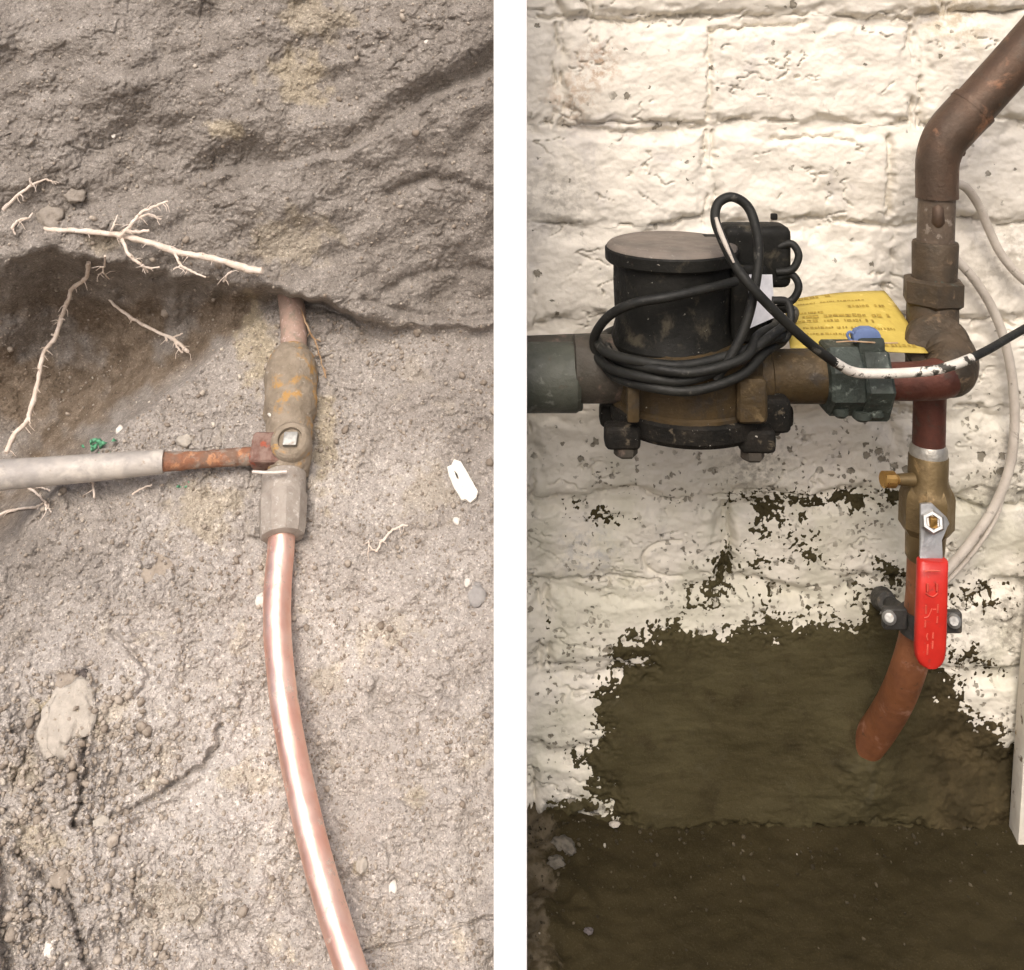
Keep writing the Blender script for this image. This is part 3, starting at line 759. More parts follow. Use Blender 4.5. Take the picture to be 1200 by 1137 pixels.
tm = tm - 0.0012 * sstep(0.30, 0.5, fbm(PU / 22.0, PV / 16.0, 3, 305)) * (1 - inn)
trowel = wall_low(PU, PV) + 0.0010 + 0.0016 * fbm(PU / 120.0, PV / 60.0, 3, 303) + 0.0003 * fbm(PU / 30.0, PV / 8.0, 3, 304)
trowel = trowel + 0.006 * sstep(880, 975, PV) + 0.0125 * np.exp(-(np.hypot(PU - 1002, PV - 890) / 58.0) ** 2) * (1 + 0.18 * fbm(PU / 25.0, PV / 25.0, 3, 307))
right = sstep(1060, 1110, PU)
trowel = trowel + right * (0.0012 * fbm(PU / 12.0, PV / 12.0, 4, 306) - 0.001)
HP = HS * (1 - inn) + trowel * inn + tm
pk = (HP - HS)
pkc = np.maximum(np.maximum(pk[:-1, :-1], pk[1:, 1:]), np.maximum(pk[1:, :-1], pk[:-1, 1:]))
me = grid_mesh('mortar_patch', wall_P(PU, PV, HP)[::-1], (pkc > -0.0003)[::-1])
o = finish('mortar_patch', me, M['mortar'], wall_root, 180)
o['label'] = 'dark wet mortar smeared over the foot of the wall'

# ------------------------------------------------------------------ roots in the earth bank
def root(name, label, paths, mat='root', seg=8):
    data = []; base = None
    for pts, r0, r1, lift in paths:
        P = []
        for i, (x, y) in enumerate(pts):
            li = lift if np.isscalar(lift) else np.interp(i / max(1, len(pts) - 1), np.linspace(0, 1, len(lift)), lift)
            w = soil_at(x, y, li); P.append(Vector(w))
            if base is None: base = w
        C = catmull(P, 5)
        for i in range(1, len(C) - 1):
            C[i] += Vector([random.uniform(-1, 1) * 0.0005 for _ in range(3)])
        rad = np.linspace(r0, r1, len(C)) * S * 1.5 * np.array([random.uniform(0.85, 1.18) for _ in C])
        data.append((C, rad))
    rt = thing(name, label, 'root', base)
    for i, (C, rad) in enumerate(data):
        V, Fc = tube_data(C, list(rad), seg, 0.10)
        nm = 'main_root' if i == 0 else 'rootlet'
        finish(nm, pydata(nm, V, Fc), M[mat], rt, 60)
    # fine hairs
    hairs = []
    for C, rad in data:
        for i in range(2, len(C) - 1):
            if random.random() < 0.30:
                v = Vector((random.uniform(-1, 1), random.uniform(-0.7, 0.3), random.uniform(-1, 0.5))).normalized()
                ln = random.uniform(0.004, 0.012)
                p1 = C[i] + v * ln * 0.5 + Vector([random.uniform(-1, 1) * 0.0012 for _ in range(3)])
                hairs.append(tube_data([C[i], p1, p1 + (v + Vector((random.uniform(-0.6, 0.6), 0, -0.4))).normalized() * ln * 0.5], [rad[i] * 0.30 + 0.0002, 0.00034, 0.00014], 5))
    if hairs:
        V, Fc = join_data(hairs)
        tag(finish('root_hairs', pydata('root_hairs', V, Fc), M[mat], rt, 60), kind='stuff')
    return rt

L = 0.012
root('forked_root', 'pale branching root sticking out sideways from the bank above the hollow', [
    ([(48, 268), (75, 270), (100, 271), (128, 274), (150, 278), (180, 286), (215, 297), (250, 303), (285, 314), (308, 317)], 2.4, 3.4, [-0.002, 0.008, 0.016, 0.02]),
    ([(142, 276), (154, 263), (165, 250), (180, 243), (197, 236)], 2.2, 1.2, 0.014),
    ([(158, 258), (172, 252), (180, 254), (189, 257)], 1.4, 0.9, 0.014),
    ([(148, 270), (160, 272), (175, 270)], 2.2, 1.2, 0.014),
    ([(143, 280), (150, 296), (162, 308), (168, 312), (173, 319)], 1.9, 1.0, [0.014, 0.03]),
    ([(166, 311), (176, 315), (187, 313)], 1.2, 0.8, 0.03),
    ([(205, 297), (212, 311), (225, 318), (241, 325)], 1.5, 0.8, [0.018, 0.034]),
    ([(212, 311), (203, 316)], 1.0, 0.7, 0.03),
    ([(131, 270), (134, 262), (138, 252)], 1.1, 0.7, 0.01),
    ([(262, 330), (266, 322), (271, 318)], 1.2, 0.8, 0.03)])
root('hanging_root', 'long pale crooked root hanging down across the hollow to the grey pipe', [
    ([(104, 308), (101, 325), (85, 338), (80, 352), (72, 372), (65, 396), (53, 410), (47, 430), (43, 455), (36, 478), (30, 496), (16, 510), (7, 531)], 2.2, 2.6, [0.012, 0.035, 0.06, 0.06, 0.06]),
    ([(70, 372), (76, 375)], 1.1, 0.6, 0.05), ([(60, 392), (68, 394)], 1.0, 0.5, 0.05), ([(34, 490), (36, 497)], 1.0, 0.6, 0.06)])
root('short_root', 'short pale root with split tip reaching right inside the hollow', [
    ([(128, 351), (140, 363), (160, 376), (180, 387), (198, 395), (210, 403), (220, 412)], 1.5, 1.8, [0.0, 0.03, 0.03]),
    ([(200, 396), (207, 394), (214, 391)], 1.2, 0.7, 0.03), ([(205, 400), (208, 408), (214, 413)], 1.2, 0.8, 0.03), ([(194, 394), (195, 401)], 1.0, 0.6, 0.03)])
root('stub_root', 'thin pale root stub at the left edge near the top of the bank', [
    ([(4, 246), (20, 230), (38, 217), (54, 210)], 1.9, 1.2, [0.012, 0.006, 0.0]), ([(36, 218), (35, 209)], 1.3, 0.9, 0.008), ([(54, 210), (66, 216)], 1.0, 0.6, 0.003)])
root('forked_rootlet', 'tiny forked rootlet just above the long hanging root', [
    ([(123, 300), (122, 312), (121, 319), (128, 327)], 1.0, 0.7, 0.02), ([(121, 319), (115, 322)], 0.8, 0.6, 0.02)])
root('fibre_root', 'thin brown root fibre beside the copper stub on the right', [
    ([(352, 362), (360, 382), (370, 402), (376, 422), (382, 443)], 1.0, 0.7, [0.014, 0.010, 0.006])], 'root_thin', 6)
root('curled_root', 'small curled pale root lying on the soil right of the coupling nut', [
    ([(441, 647), (448, 634), (458, 623), (470, 616), (477, 616)], 1.2, 0.8, 0.004), ([(441, 647), (433, 640), (432, 634)], 0.9, 0.6, 0.004)], 'root', 6)
root('twisted_root', 'thin pale root by the left edge just below the grey pipe', [
    ([(-12, 609), (8, 600), (25, 596), (42, 594), (50, 590)], 1.6, 1.0, 0.012), ([(34, 572), (45, 580), (53, 590), (54, 598)], 1.2, 0.8, 0.014), ([(40, 570), (50, 572), (58, 575)], 1.0, 0.7, 0.014),
    ([(54, 588), (60, 600)], 0.8, 0.6, 0.012)])
root('upright_rootlet', 'short rootlet hanging straight down under the middle of the grey pipe', [([(107, 556), (109, 570), (111, 584)], 1.0, 0.8, 0.008)])
root('straw_root', 'thin straw-like root lying loose left of the rusted pipe end', [([(155, 580), (165, 573), (178, 568)], 0.9, 0.7, 0.005)])
root('left_rootlet', 'ragged pale rootlet on the lumpy bank by the left edge', [([(14, 268), (22, 258), (33, 256), (38, 250)], 1.5, 0.9, 0.006), ([(14, 268), (18, 275)], 0.9, 0.6, 0.006)])

# ------------------------------------------------------------------ old and new water pipes in the soil
def ax(px, py, lift):
    return Vector(A(px, py, floor_d(py) + lift))

p_old = [Vector(A(-60, 563, -0.092)), Vector(A(0, 557, -0.096)), Vector(A(100, 549, -0.108)), Vector(A(192, 541, -0.118))]
op = thing('old_branch_pipe', 'old dull grey pipe with rusted end coming in from the left', 'pipe', p_old[1])
tube('grey_pipe', p_old, [0.0126, 0.0121, 0.0112, 0.0105, 0.0094], M['galv'], op, 24, 10)
o = tube('rusted_end', [Vector(A(186, 541.5, -0.118)), Vector(A(220, 540, -0.124)), Vector(A(260, 537, -0.130)), Vector(A(306, 534, -0.134))], [0.0078, 0.0074, 0.0066, 0.0072, 0.0074], M['rust_copper'], op, 20, 8, 0.06)
o['label'] = 'orange rusted end of the pipe'

cv = thing('buried_shut_off_valve', 'soil-caked brass shut-off valve and coupling joining the buried pipes', 'valve', ax(340, 560, 0.0))
vb_ = lathe('valve_body', ax(342, 405, 0.010), ax(338, 560, 0.012), dense([(0, 0.010), (0.03, 0.0138), (0.06, 0.0160), (0.09, 0.0165), (0.11, 0.0205), (0.20, 0.0225), (0.48, 0.0230), (0.56, 0.0225), (0.575, 0.0198), (0.70, 0.0192), (0.88, 0.0190), (0.97, 0.0165), (1, 0.012)]), M['dirty_brass'], cv, 48, 180)
roughen(vb_, 0.0017, 100)
bevel_box('side_saddle', tuple(ax(317, 529, 0.020)), (0.030, 0.020, 0.026), M['purple_rust'], cv, 0.004, 3, Matrix.Rotation(math.radians(-45), 4, 'X'))
q0 = ax(343, 524, 0.020); qn = Vector((0.0, -0.72, 0.70))
lathe('plug_boss', q0, q0 + qn * 0.016, [(0, 0.0165), (0.75, 0.0165), (0.9, 0.0155), (1, 0.0135), (1.0, 0.0100), (0.80, 0.0095), (0.80, 0.0)], M['dirty_brass'], cv, 30)
bevel_box('square_plug', tuple(q0 + qn * 0.0135 + Vector((0.0005, 0, 0))), (0.0115, 0.008, 0.0115), M['steel_dull'], cv, 0.0012, 2, Matrix.Rotation(math.radians(-45), 4, 'X'))
tube('locking_pin', [Vector(A(296, 553, floor_d(553) + 0.036)), Vector(A(315, 554, floor_d(553) + 0.038)), Vector(A(336, 553, floor_d(553) + 0.036))], 0.0014, M['wire_pale'], cv, 10)
lathe('coupling_neck', ax(333, 556, 0.012), ax(332, 588, 0.0125), [(0, 0.0165), (0.05, 0.0180), (0.85, 0.0180), (1, 0.0172)], M['dusty_nut'], cv, 32)
lathe('coupling_nut', ax(332, 580, 0.0125), ax(331, 631, 0.0130), [(0, 0.0170), (0.03, 0.0188), (0.10, 0.0196), (0.85, 0.0182), (0.96, 0.0172), (1, 0.0135), (1.0, 0.009)], M['dusty_nut'], cv, 10, 25, 0.2)

st = thing('copper_stub', 'short dusty copper pipe stub coming out from under the bank', 'pipe', ax(344, 385, 0.0))
tube('stub_pipe', [ax(338, 335, 0.006), ax(341, 352, 0.012), ax(344, 385, 0.013), ax(344, 415, 0.012)], 0.0118, M['dusty_copper'], st, 24, 8)
lathe('collar', ax(344, 408, 0.012), ax(343, 420, 0.012), [(0, 0.0122), (0.2, 0.0140), (0.8, 0.0142), (1, 0.0125)], M['dirty_brass'], st, 28)

cpts = []
for x, y, l in ((331, 618, 0.012), (329, 650, 0.013), (326, 690, 0.014), (325, 740, 0.015), (330, 800, 0.016), (339, 860, 0.017), (351, 920, 0.018), (365, 980, 0.019), (381, 1040, 0.020), (398, 1095, 0.021), (413, 1140, 0.022), (446, 1230, 0.022)):
    cpts.append(ax(x, y, l))
o = tube('new_copper_pipe', cpts, [0.0106, 0.0105, 0.0102, 0.0098, 0.0094, 0.0092, 0.0090], M['copper_new'], None, 40, 14)
roughen(o, 0.0007, 45)
tag(o, 'bright new copper pipe curving down the soil from the coupling nut', 'pipe')

# ------------------------------------------------------------------ stones, clods and scraps lying on the soil
def lump(name, label, cat, px, py, rx, ry, mat, lift=0.3, seed=1, sub=3, flat=0.6):
    bm = bmesh.new(); bmesh.ops.create_icosphere(bm, subdivisions=sub, radius=1.0)
    rs = np.random.default_rng(seed); of = rs.uniform(0, 50, 3)
    d = soil_depth(np.array([float(px)]), np.array([float(py)]), False)[0]
    k = S * (D - d) / D
    c = Vector(A(px, py, d))
    e1 = Vector((1, 0, 0)); e2 = Vector((0, 0.7, 0.71)); e3 = Vector((0, -0.71, 0.7))
    an = rs.uniform(0, 3.1)
    for v in bm.verts:
        p = np.array(v.co[:])
        nn = 0.42 * fbm(np.array([p[0] * 1.3 + of[0] + p[2]]), np.array([p[1] * 1.3 + of[1] - p[2]]), 3, seed)[0]
        w = 1 + nn
        v.co = c + (e1 * (p[0] * rx * k) + e2 * (p[1] * ry * k * 1.25) + e3 * (p[2] * flat * (rx + ry) / 2 * k)) * w + e3 * (lift * (rx + ry) / 2 * k)
    me = bpy.data.meshes.new(name); bm.to_mesh(me); bm.free()
    return tag(finish(name, me, M[mat], None, 180, origin=c), label, cat)

lump('soil_clod', 'large pale clay clod with pitted face left of the long crack', 'clod', 76, 838, 27, 32, 'stone_pale', -0.14, 1, 4, 0.30)
lump('soil_clod', 'flat grey-brown clod resting just above the pale clay clod', 'clod', 78, 800, 16, 10, 'stone_brown', 0.1, 2)
lump('pebble', 'rounded grey pebble near the white board at mid height', 'pebble', 558, 698, 11, 11, 'stone_grey', 0.1, 3)
lump('pebble', 'tiny white pebble just above the rounded grey pebble', 'pebble', 548, 683, 4, 4, 'stone_white', 0.4, 4, 2)
lump('pebble', 'tiny white pebble beside the hollow above the grey pipe', 'pebble', 141, 504, 4, 4, 'stone_white', 0.5, 5, 2)
lump('pebble', 'tiny white pebble on the brass valve body above its plug', 'pebble', 324, 497, 4.5, 5, 'stone_white', 6.5, 6, 2)
lump('pebble', 'pale tan stone just above the rusted pipe end', 'pebble', 216, 518, 10, 6, 'stone_pale', 0.3, 7)
lump('pebble', 'white fragment near the bottom left corner of the soil', 'pebble', 60, 1112, 8, 7, 'stone_white', 0.3, 8)
lump('soil_clod', 'dark clod at the top end of the long crack', 'clod', 96, 797, 10, 8, 'stone_dark', 0.0, 9)
lump('soil_clod', 'brown clod in the crumbly soil at the lower left', 'clod', 72, 1030, 11, 8, 'stone_brown', 0.2, 10)
lump('soil_clod', 'small tan clod where the two long cracks meet', 'clod', 118, 966, 9, 7, 'stone_pale', 0.2, 11)
lump('pebble', 'small yellowish stone right of the lower copper pipe', 'pebble', 424, 1014, 6, 7, 'stone_pale', 0.2, 12)
lump('pebble', 'small pale stone below the straight crack right of the pipe', 'pebble', 460, 1042, 5, 7, 'stone_white', 0.3, 13, 2)
lump('soil_clod', 'rough brown clod below the grey pipe left of the coupling nut', 'clod', 182, 662, 20, 16, 'stone_brown', -0.25, 14, 4, 0.4)
lump('pebble', 'pale stone touching the upper end of the bright copper pipe', 'pebble', 306, 704, 7, 6, 'stone_white', 0.2, 15)
lump('soil_clod', 'lumpy clod on the bank left of the forked root base', 'clod', 62, 246, 16, 15, 'stone_bank', -0.22, 16, 4, 0.5)
lump('soil_clod', 'low clod on the bank between the stub root and forked root', 'clod', 88, 226, 13, 9, 'stone_bank', -0.22, 17)
lump('pebble', 'small white chip directly below the white plastic fragment', 'pebble', 535, 611, 4.5, 3.5, 'stone_white', 0.3, 18, 2)
lump('pebble', 'tiny white stone in the middle of the upper bank', 'pebble', 134, 160, 3, 3, 'stone_white', 0.4, 19, 2)
lump('pebble', 'tiny pale stone high on the bank below the white board top', 'pebble', 500, 50, 3, 2.6, 'stone_white', 0.4, 20, 2)

def on_floor(x, y, l): return Vector(A(x, y, soil_depth(np.array([float(x)]), np.array([float(y)]), False)[0] + l))
ring = [(524, 547), (529, 545), (532, 538), (540, 541), (549, 556), (560, 576), (558, 583), (551, 589), (546, 585), (541, 586), (533, 573), (526, 557)]
hole = [(532, 551), (536, 555), (538, 562), (535, 560)]
bm = bmesh.new()
ov = [bm.verts.new(on_floor(x, y, 0.0058 + 0.0012 * math.sin(x))) for x, y in ring]
hv = [bm.verts.new(on_floor(x, y, 0.006)) for x, y in hole]
eo = [bm.edges.new((ov[i], ov[(i + 1) % len(ov)])) for i in range(len(ov))]
eh = [bm.edges.new((hv[i], hv[(i + 1) % len(hv)])) for i in range(len(hv))]
bmesh.ops.triangle_fill(bm, edges=eo + eh, use_beauty=True)
r = bmesh.ops.extrude_face_region(bm, geom=bm.faces[:])
bmesh.ops.translate(bm, vec=Vector((0, 0.0026, -0.0026)), verts=[g_ for g_ in r['geom'] if isinstance(g_, bmesh.types.BMVert)])
bmesh.ops.recalc_face_normals(bm, faces=bm.faces)
me = bpy.data.meshes.new('plastic_fragment'); bm.to_mesh(me); bm.free()
tag(finish('plastic_fragment', me, M['chip'], None, 30, origin=on_floor(542, 563, 0)), 'jagged white fragment with a slot lying on soil near the white board', 'fragment')

def green_scrap(label, px, py, n, spread, seed):
    rs = random.Random(seed)
    c = on_floor(px, py, 0.012)
    V = []; Fc = []
    for i in range(n):
        p = c + Vector((rs.uniform(-1, 1), rs.uniform(-0.4, 0.2), rs.uniform(-0.45, 0.45))) * spread
        a = Vector((rs.uniform(-1, 1), rs.uniform(-1, 0.2), rs.uniform(-1, 1))).normalized(); b = a.cross(Vector((rs.uniform(-1, 1), -1, rs.uniform(-1, 1)))).normalized()
        r = spread * rs.uniform(0.2, 0.34); n0 = a.cross(b) * r * 0.35
        o = len(V)
        V += [p - a * r, p - a * r * 0.2 + b * r * 0.6 + n0, p + a * r, p - a * r * 0.1 - b * r * 0.6 + n0, p - n0 * 0.2, p - n0 * 0.9]
        Fc += [(o, o + 1, o + 4), (o + 1, o + 2, o + 4), (o + 2, o + 3, o + 4), (o + 3, o, o + 4), (o + 1, o, o + 5), (o + 2, o + 1, o + 5), (o + 3, o + 2, o + 5), (o, o + 3, o + 5)]
    return tag(finish('green_scrap', pydata('green_scrap', V, Fc), M['verdigris'], None, 180, origin=c), label, 'plant scrap')
green_scrap('crumpled green leaf scrap behind the middle of the grey pipe', 117, 524, 16, 0.013, 3)
green_scrap('tiny green leaf scrap under the rusted end of the pipe', 214, 568, 6, 0.006, 4)

# ------------------------------------------------------------------ water meter
DM = 0.095
def AM(x, y, d=DM): return Vector(A(x, y, d))
kM = S * (D - DM) / D
meter = thing('water_meter', 'old black-topped brass water meter in front of the white wall', 'water meter', AM(800, 520))
Zc = AM(788, 285).z
def zrow(y): return AM(788, y).z
cx = AM(787, 400).x; cy = -DM
def vcyl(name, r_px, prof, m, parent, x=cx, y=cy, seg=56, smooth=32, rot=0.0):
    """upright turned part: prof = (photo row on the axis, radius in pixels)"""
    V = []; Fc = []
    for row, r in prof:
        for j in range(seg):
            a = 2 * math.pi * j / seg + rot
            V.append((x + r * kM * math.cos(a), y + r * kM * math.sin(a), zrow(row)))
    n = len(prof)
    for i in range(n - 1):
        for j in range(seg):
            a = i * seg + j; b = i * seg + (j + 1) % seg
            Fc.append((a, a + seg, b + seg, b))
    Fc.append(tuple(range(seg))); Fc.append(tuple(range((n - 1) * seg, n * seg))[::-1])
    me = pydata(name, V, Fc)
    bm = bmesh.new(); bm.from_mesh(me); bmesh.ops.recalc_face_normals(bm, faces=bm.faces); bm.to_mesh(me); bm.free()
    return finish(name, me, m, parent, smooth)
reg = vcyl('register_housing', 0, [(300, 60), (303, 68), (330, 68), (375, 66), (392, 70), (398, 72), (404, 70), (408, 50)], M['black_plastic'], meter)
lid = vcyl('register_lid', 0, [(283, 0.5), (283, 60), (283.4, 66), (282.6, 68), (284.5, 73), (287, 75.5), (289, 76), (289.5, 60)], M['lid'], meter)
vcyl('lid_rim', 0, [(288.5, 60), (289, 76.5), (291, 78), (303, 77.5), (305.5, 75), (306, 60)], M['black_plastic'], lid)
bevel_box('lid_hinge', tuple(AM(838, 283, DM - 0.02)), (0.016, 0.010, 0.008), M['black_plastic'], lid, 0.0015, 2)
pod = bevel_box('reading_pod', tuple(AM(883, 298, DM - 0.006)), (80 * kM, 46 * kM, 72 * kM), M['black_plastic'], meter, 0.006, 4)
bevel_box('pod_screw', tuple(AM(907, 254, DM - 0.004)), (0.004, 0.004, 0.004), M['black_plastic'], pod, 0.001, 2)
bevel_box('pod_bracket', tuple(AM(872, 350, DM)), (42 * kM, 60 * kM, 90 * kM), M['black_plastic'], meter, 0.004, 3)
body = vcyl('meter_body', 0, [(394, 60), (398, 78), (404, 86), (430, 88), (452, 87), (462, 85), (464, 88), (470, 88), (472, 60)], M['meter_brass'], meter, cx + 18 * kM)
roughen(body, 0.0008, 140)
for sx, nm in ((-62, 'r'), (70, 'l')):
    pass
fl = vcyl('bottom_plate', 0, [(466, 80), (468, 89), (471, 92), (488, 91), (494, 86), (498, 60), (499, 1)], M['black_iron'], meter, cx + 20 * kM)
for i, (x, yy, dd) in enumerate(((729, 510, 0.030), (886, 514, 0.032), (908, 485, -0.012), (722, 485, -0.012))):
    c = AM(x, yy, DM + dd)
    ear = bevel_box('bolt_ear', tuple(c), (40 * kM, 28 * kM, 26 * kM), M['black_iron'], meter, 0.004, 3)
    b0 = c + Vector((4 * kM * (1 if x < 800 else -1), 0, -12 * kM))
    lathe('bolt', b0, b0 + Vector((0, 0, -11 * kM)), [(0, 13.5 * kM), (0.75, 13.5 * kM), (1, 11 * kM)], M['brown_pipe'], ear, 6, 25, 0.5)
o = bevel_box('rib', tuple(AM(742, 470, DM + 0.040)), (14 * kM, 10 * kM, 46 * kM), M['meter_brass'], meter, 0.002, 2)
bevel_box('casting_lug', tuple(AM(880, 468, DM + 0.040)), (34 * kM, 20 * kM, 50 * kM), M['meter_brass'], meter, 0.004, 3)
bevel_box('casting_lug', tuple(AM(905, 482, DM + 0.016)), (36 * kM, 40 * kM, 40 * kM), M['black_iron'], meter, 0.005, 3)
# inlet and outlet necks along the axis
def hcyl(name, x0, x1, row, prof, m, parent, d=DM, seg=36, smooth=32, rot=0.0):
    return lathe(name, AM(x0, row, d), AM(x1, row, d), prof, m, parent, seg, smooth, rot)
hcyl('inlet_neck', 672, 745, 432, [(0, 36 * kM), (0.02, 39 * kM), (0.9, 39 * kM), (1, 30 * kM)], M['brown_pipe'], meter)
hcyl('outlet_neck', 850, 972, 441, [(0, 34 * kM), (0.25, 38 * kM), (0.40, 36 * kM), (0.42, 31 * kM), (0.98, 31 * kM), (1, 28 * kM)], M['meter_brass'], meter)
# white sealing tab hanging below the reading pod
tabp = [AM(878, 322, DM + 0.026), AM(905, 322, DM + 0.018), AM(908, 372, DM + 0.018), AM(876, 386, DM + 0.026)]
slab('paper_tab', tabp, (0, 0.0006, 0), M['paper'], meter, 0.0)

inl = thing('inlet_pipe', 'brown pipe with green painted coupling at the left of the meter', 'pipe', AM(640, 440))
hcyl('green_coupling', 614, 679, 442, [(0, 36 * kM), (0.0, 40 * kM), (0.93, 40 * kM), (1, 37 * kM), (1.0, 30 * kM)], M['green_paint'], inl)
lathe('iron_pipe', AM(612, 416, DM - 0.012), AM(712, 412, DM - 0.012), [(0, 22 * kM), (1, 22 * kM)], M['brown_pipe'], inl, 30)
bevel_box('coupling_lug', tuple(AM(674, 474, DM + 0.006)), (18 * kM, 18 * kM, 12 * kM), M['green_paint'], inl, 0.002, 2)

# ------------------------------------------------------------------ union and the bent pipe back to the riser
un = thing('outlet_union', 'green bronze union nut and dark red elbow pipe right of the meter', 'pipe fitting', AM(1000, 445))
nut = hcyl('union_nut', 962, 1004, 442, [(0, 34 * kM), (0.04, 40 * kM), (0.12, 43 * kM), (0.9, 43 * kM), (1, 40 * kM)], M['green_bronze'], un, DM, 8, 25, 0.39)
hcyl('union_collar', 1002, 1036, 446, [(0, 42 * kM), (0.1, 46 * kM), (0.85, 46 * kM), (0.95, 44 * kM), (1, 26 * kM)], M['green_bronze'], un, DM, 6, 25, 0.0)
for x, y, r in ((985, 483, 9), (1010, 487, 11), (1026, 484, 10)):
    lathe('lug', AM(x, y - 6, DM + 0.012), AM(x, y + 6, DM + 0.012), [(0, r * kM), (0.7, r * kM), (1, 0.6 * r * kM)], M['green_bronze'], un, 14)
bevel_box('seal_post', tuple(AM(1018, 406, DM + 0.004)), (32 * kM, 26 * kM, 24 * kM), M['green_bronze'], un, 0.003, 2)
DR = 0.06
kR = S * (D - DR) / D
tee = Vector(A(1096, 402, DR))
e = [AM(1030, 447), AM(1060, 447), AM(1085, 446, DM), AM(1102, 443, DM - 0.001), AM(1112, 436, DM - 0.006), AM(1113, 424, DM - 0.015), Vector(A(1106, 412, DR + 0.012)), tee]
tube('bent_pipe', e, [22 * kM, 22 * kM, 22.5 * kM, 24 * kM, 26 * kM, 28 * kM, 28 * kM, 28 * kM], M['red_copper'], un, 30, 8)
o = tube('elbow_socket', e[3:], [24.3 * kM, 30 * kM, 33 * kM, 34 * kM, 34 * kM], M['dark_bronze'], un, 30, 8)

# ------------------------------------------------------------------ riser pipe with elbow, adapter, hex nut and tee
def AR(x, y, d=DR): return Vector(A(x, y, d))
ri = thing('riser_pipe', 'tarnished copper riser with angled elbow going up beside the yellow card', 'pipe', AR(1097, 520))
tube('sloping_pipe', [AR(1118, 150), AR(1152, 113), AR(1210, 48, DR + 0.004), AR(1290, -45, DR + 0.008)], 25.5 * kR, M['old_copper'], ri, 30, 8)
tube('elbow', [AR(1098, 232), AR(1098, 205), AR(1099, 187), AR(1105, 168), AR(1116, 152), AR(1140, 126)], [24 * kR, 24 * kR, 24.5 * kR, 25.5 * kR, 27 * kR, 27.5 * kR], M['old_copper'], ri, 32, 10)
tube('elbow_rim', [AR(1137, 129), AR(1142, 124)], 28 * kR, M['old_copper'], ri, 32, 2)
lathe('set_screw', AR(1127, 172, DR + 0.004), AR(1127, 183, DR + 0.004), [(0, 4.5 * kR), (0.7, 4.5 * kR), (1, 3 * kR)], M['old_copper'], ri, 12)
tube('fluxed_pipe', [AR(1098, 228), AR(1097, 260), AR(1096, 292)], 21 * kR, M['flux'], ri, 30, 6)
lathe('solder_run', AR(1099, 236, DR + 0.0088), AR(1099, 272, DR + 0.0088), [(0, 1 * kR), (0.2, 7 * kR), (0.7, 8 * kR), (1, 1 * kR)], M['old_copper'], ri, 14, 180)
lathe('adapter', AR(1096, 283), AR(1095, 330), [(0, 21 * kR), (0.0, 25 * kR), (0.06, 26 * kR), (1, 25 * kR)], M['dark_bronze'], ri, 32)
lathe('hex_nut', AR(1094, 326), AR(1093, 358), [(0, 30 * kR), (0.08, 36 * kR), (0.85, 36 * kR), (1, 30 * kR)], M['dark_bronze'], ri, 6, 25, 0.26)
lathe('tee_body', AR(1093, 352), AR(1091, 452), [(0, 27 * kR), (0.05, 29 * kR), (0.85, 29 * kR), (0.95, 27 * kR), (1, 22 * kR)], M['dark_bronze'], ri, 32)
lathe('tee_rim', AR(1096, 404, DR + 0.010), AR(1100, 407, DR + 0.022), [(0, 36 * kR), (0.8, 36 * kR), (1, 33 * kR)], M['dark_bronze'], ri, 32)
tube('lower_pipe', [AR(1090, 445), AR(1089, 490), AR(1088, 535)], 18.5 * kR, M['red_copper'], ri, 28, 6)

# ------------------------------------------------------------------ ball valve with red lever
bv = thing('ball_valve', 'brass ball valve with red lever handle on the copper riser', 'valve', AR(1085, 650))
lathe('solder_ring', AR(1088, 520), AR(1088, 534), [(0, 19 * kR), (0.4, 21.5 * kR), (1, 21.5 * kR)], M['solder'], bv, 28)
lathe('upper_neck', AR(1088, 532), AR(1087, 574), [(0, 21 * kR), (0.06, 22.5 * kR), (0.7, 22.5 * kR), (1, 27 * kR)], M['valve_brass'], bv, 32)
lathe('valve_body', AR(1087, 566), AR(1085, 624), [(0, 24 * kR), (0.14, 29 * kR), (0.25, 31 * kR), (0.85, 31 * kR), (1, 25 * kR)], M['valve_brass'], bv, 8, 25, 0.39)
lathe('lower_neck', AR(1085, 620), AR(1083, 656), [(0, 23 * kR), (0.9, 21.5 * kR), (1, 19 * kR)], M['valve_brass'], bv, 32)
lathe('drain_stem', AR(1070, 562, DR + 0.006), AR(1049, 562, DR + 0.008), [(0, 8 * kR), (0.5, 7 * kR), (1, 6 * kR)], M['valve_brass'], bv, 18)
lathe('drain_cap', AR(1053, 562, DR + 0.008), AR(1034, 562, DR + 0.010), [(0, 5.5 * kR), (0.15, 6 * kR), (0.3, 9.5 * kR), (0.95, 9.5 * kR), (1, 8 * kR)], M['bright_brass'], bv, 14, 20)
DL = DR + 0.024
lathe('stem', AR(1093, 611, DR + 0.010), AR(1094, 612, DL + 0.004), [(0, 11 * kR), (0.8, 11 * kR), (1, 9 * kR)], M['valve_brass'], bv, 20)
lv = slab('lever', [AR(1079, 591, DL), AR(1092, 590, DL), AR(1110, 607, DL), AR(1113, 614, DL), AR(1105, 626, DL), AR(1104, 634, DL + 0.003), AR(1106, 662, DL + 0.009), AR(1078, 662, DL + 0.009), AR(1079, 634, DL + 0.003)],
          (0, 0.0022, 0), M['bright_steel'], bv, 0.0005)
lathe('lever_nut', AR(1093, 611.5, DL), AR(1093.5, 612, DL + 0.006), [(0, 13.5 * kR), (0.7, 13.5 * kR), (1, 11 * kR), (1.0, 8 * kR), (0.7, 7 * kR), (0.7, 0)], M['bright_steel'], lv, 6, 25, 0.3)
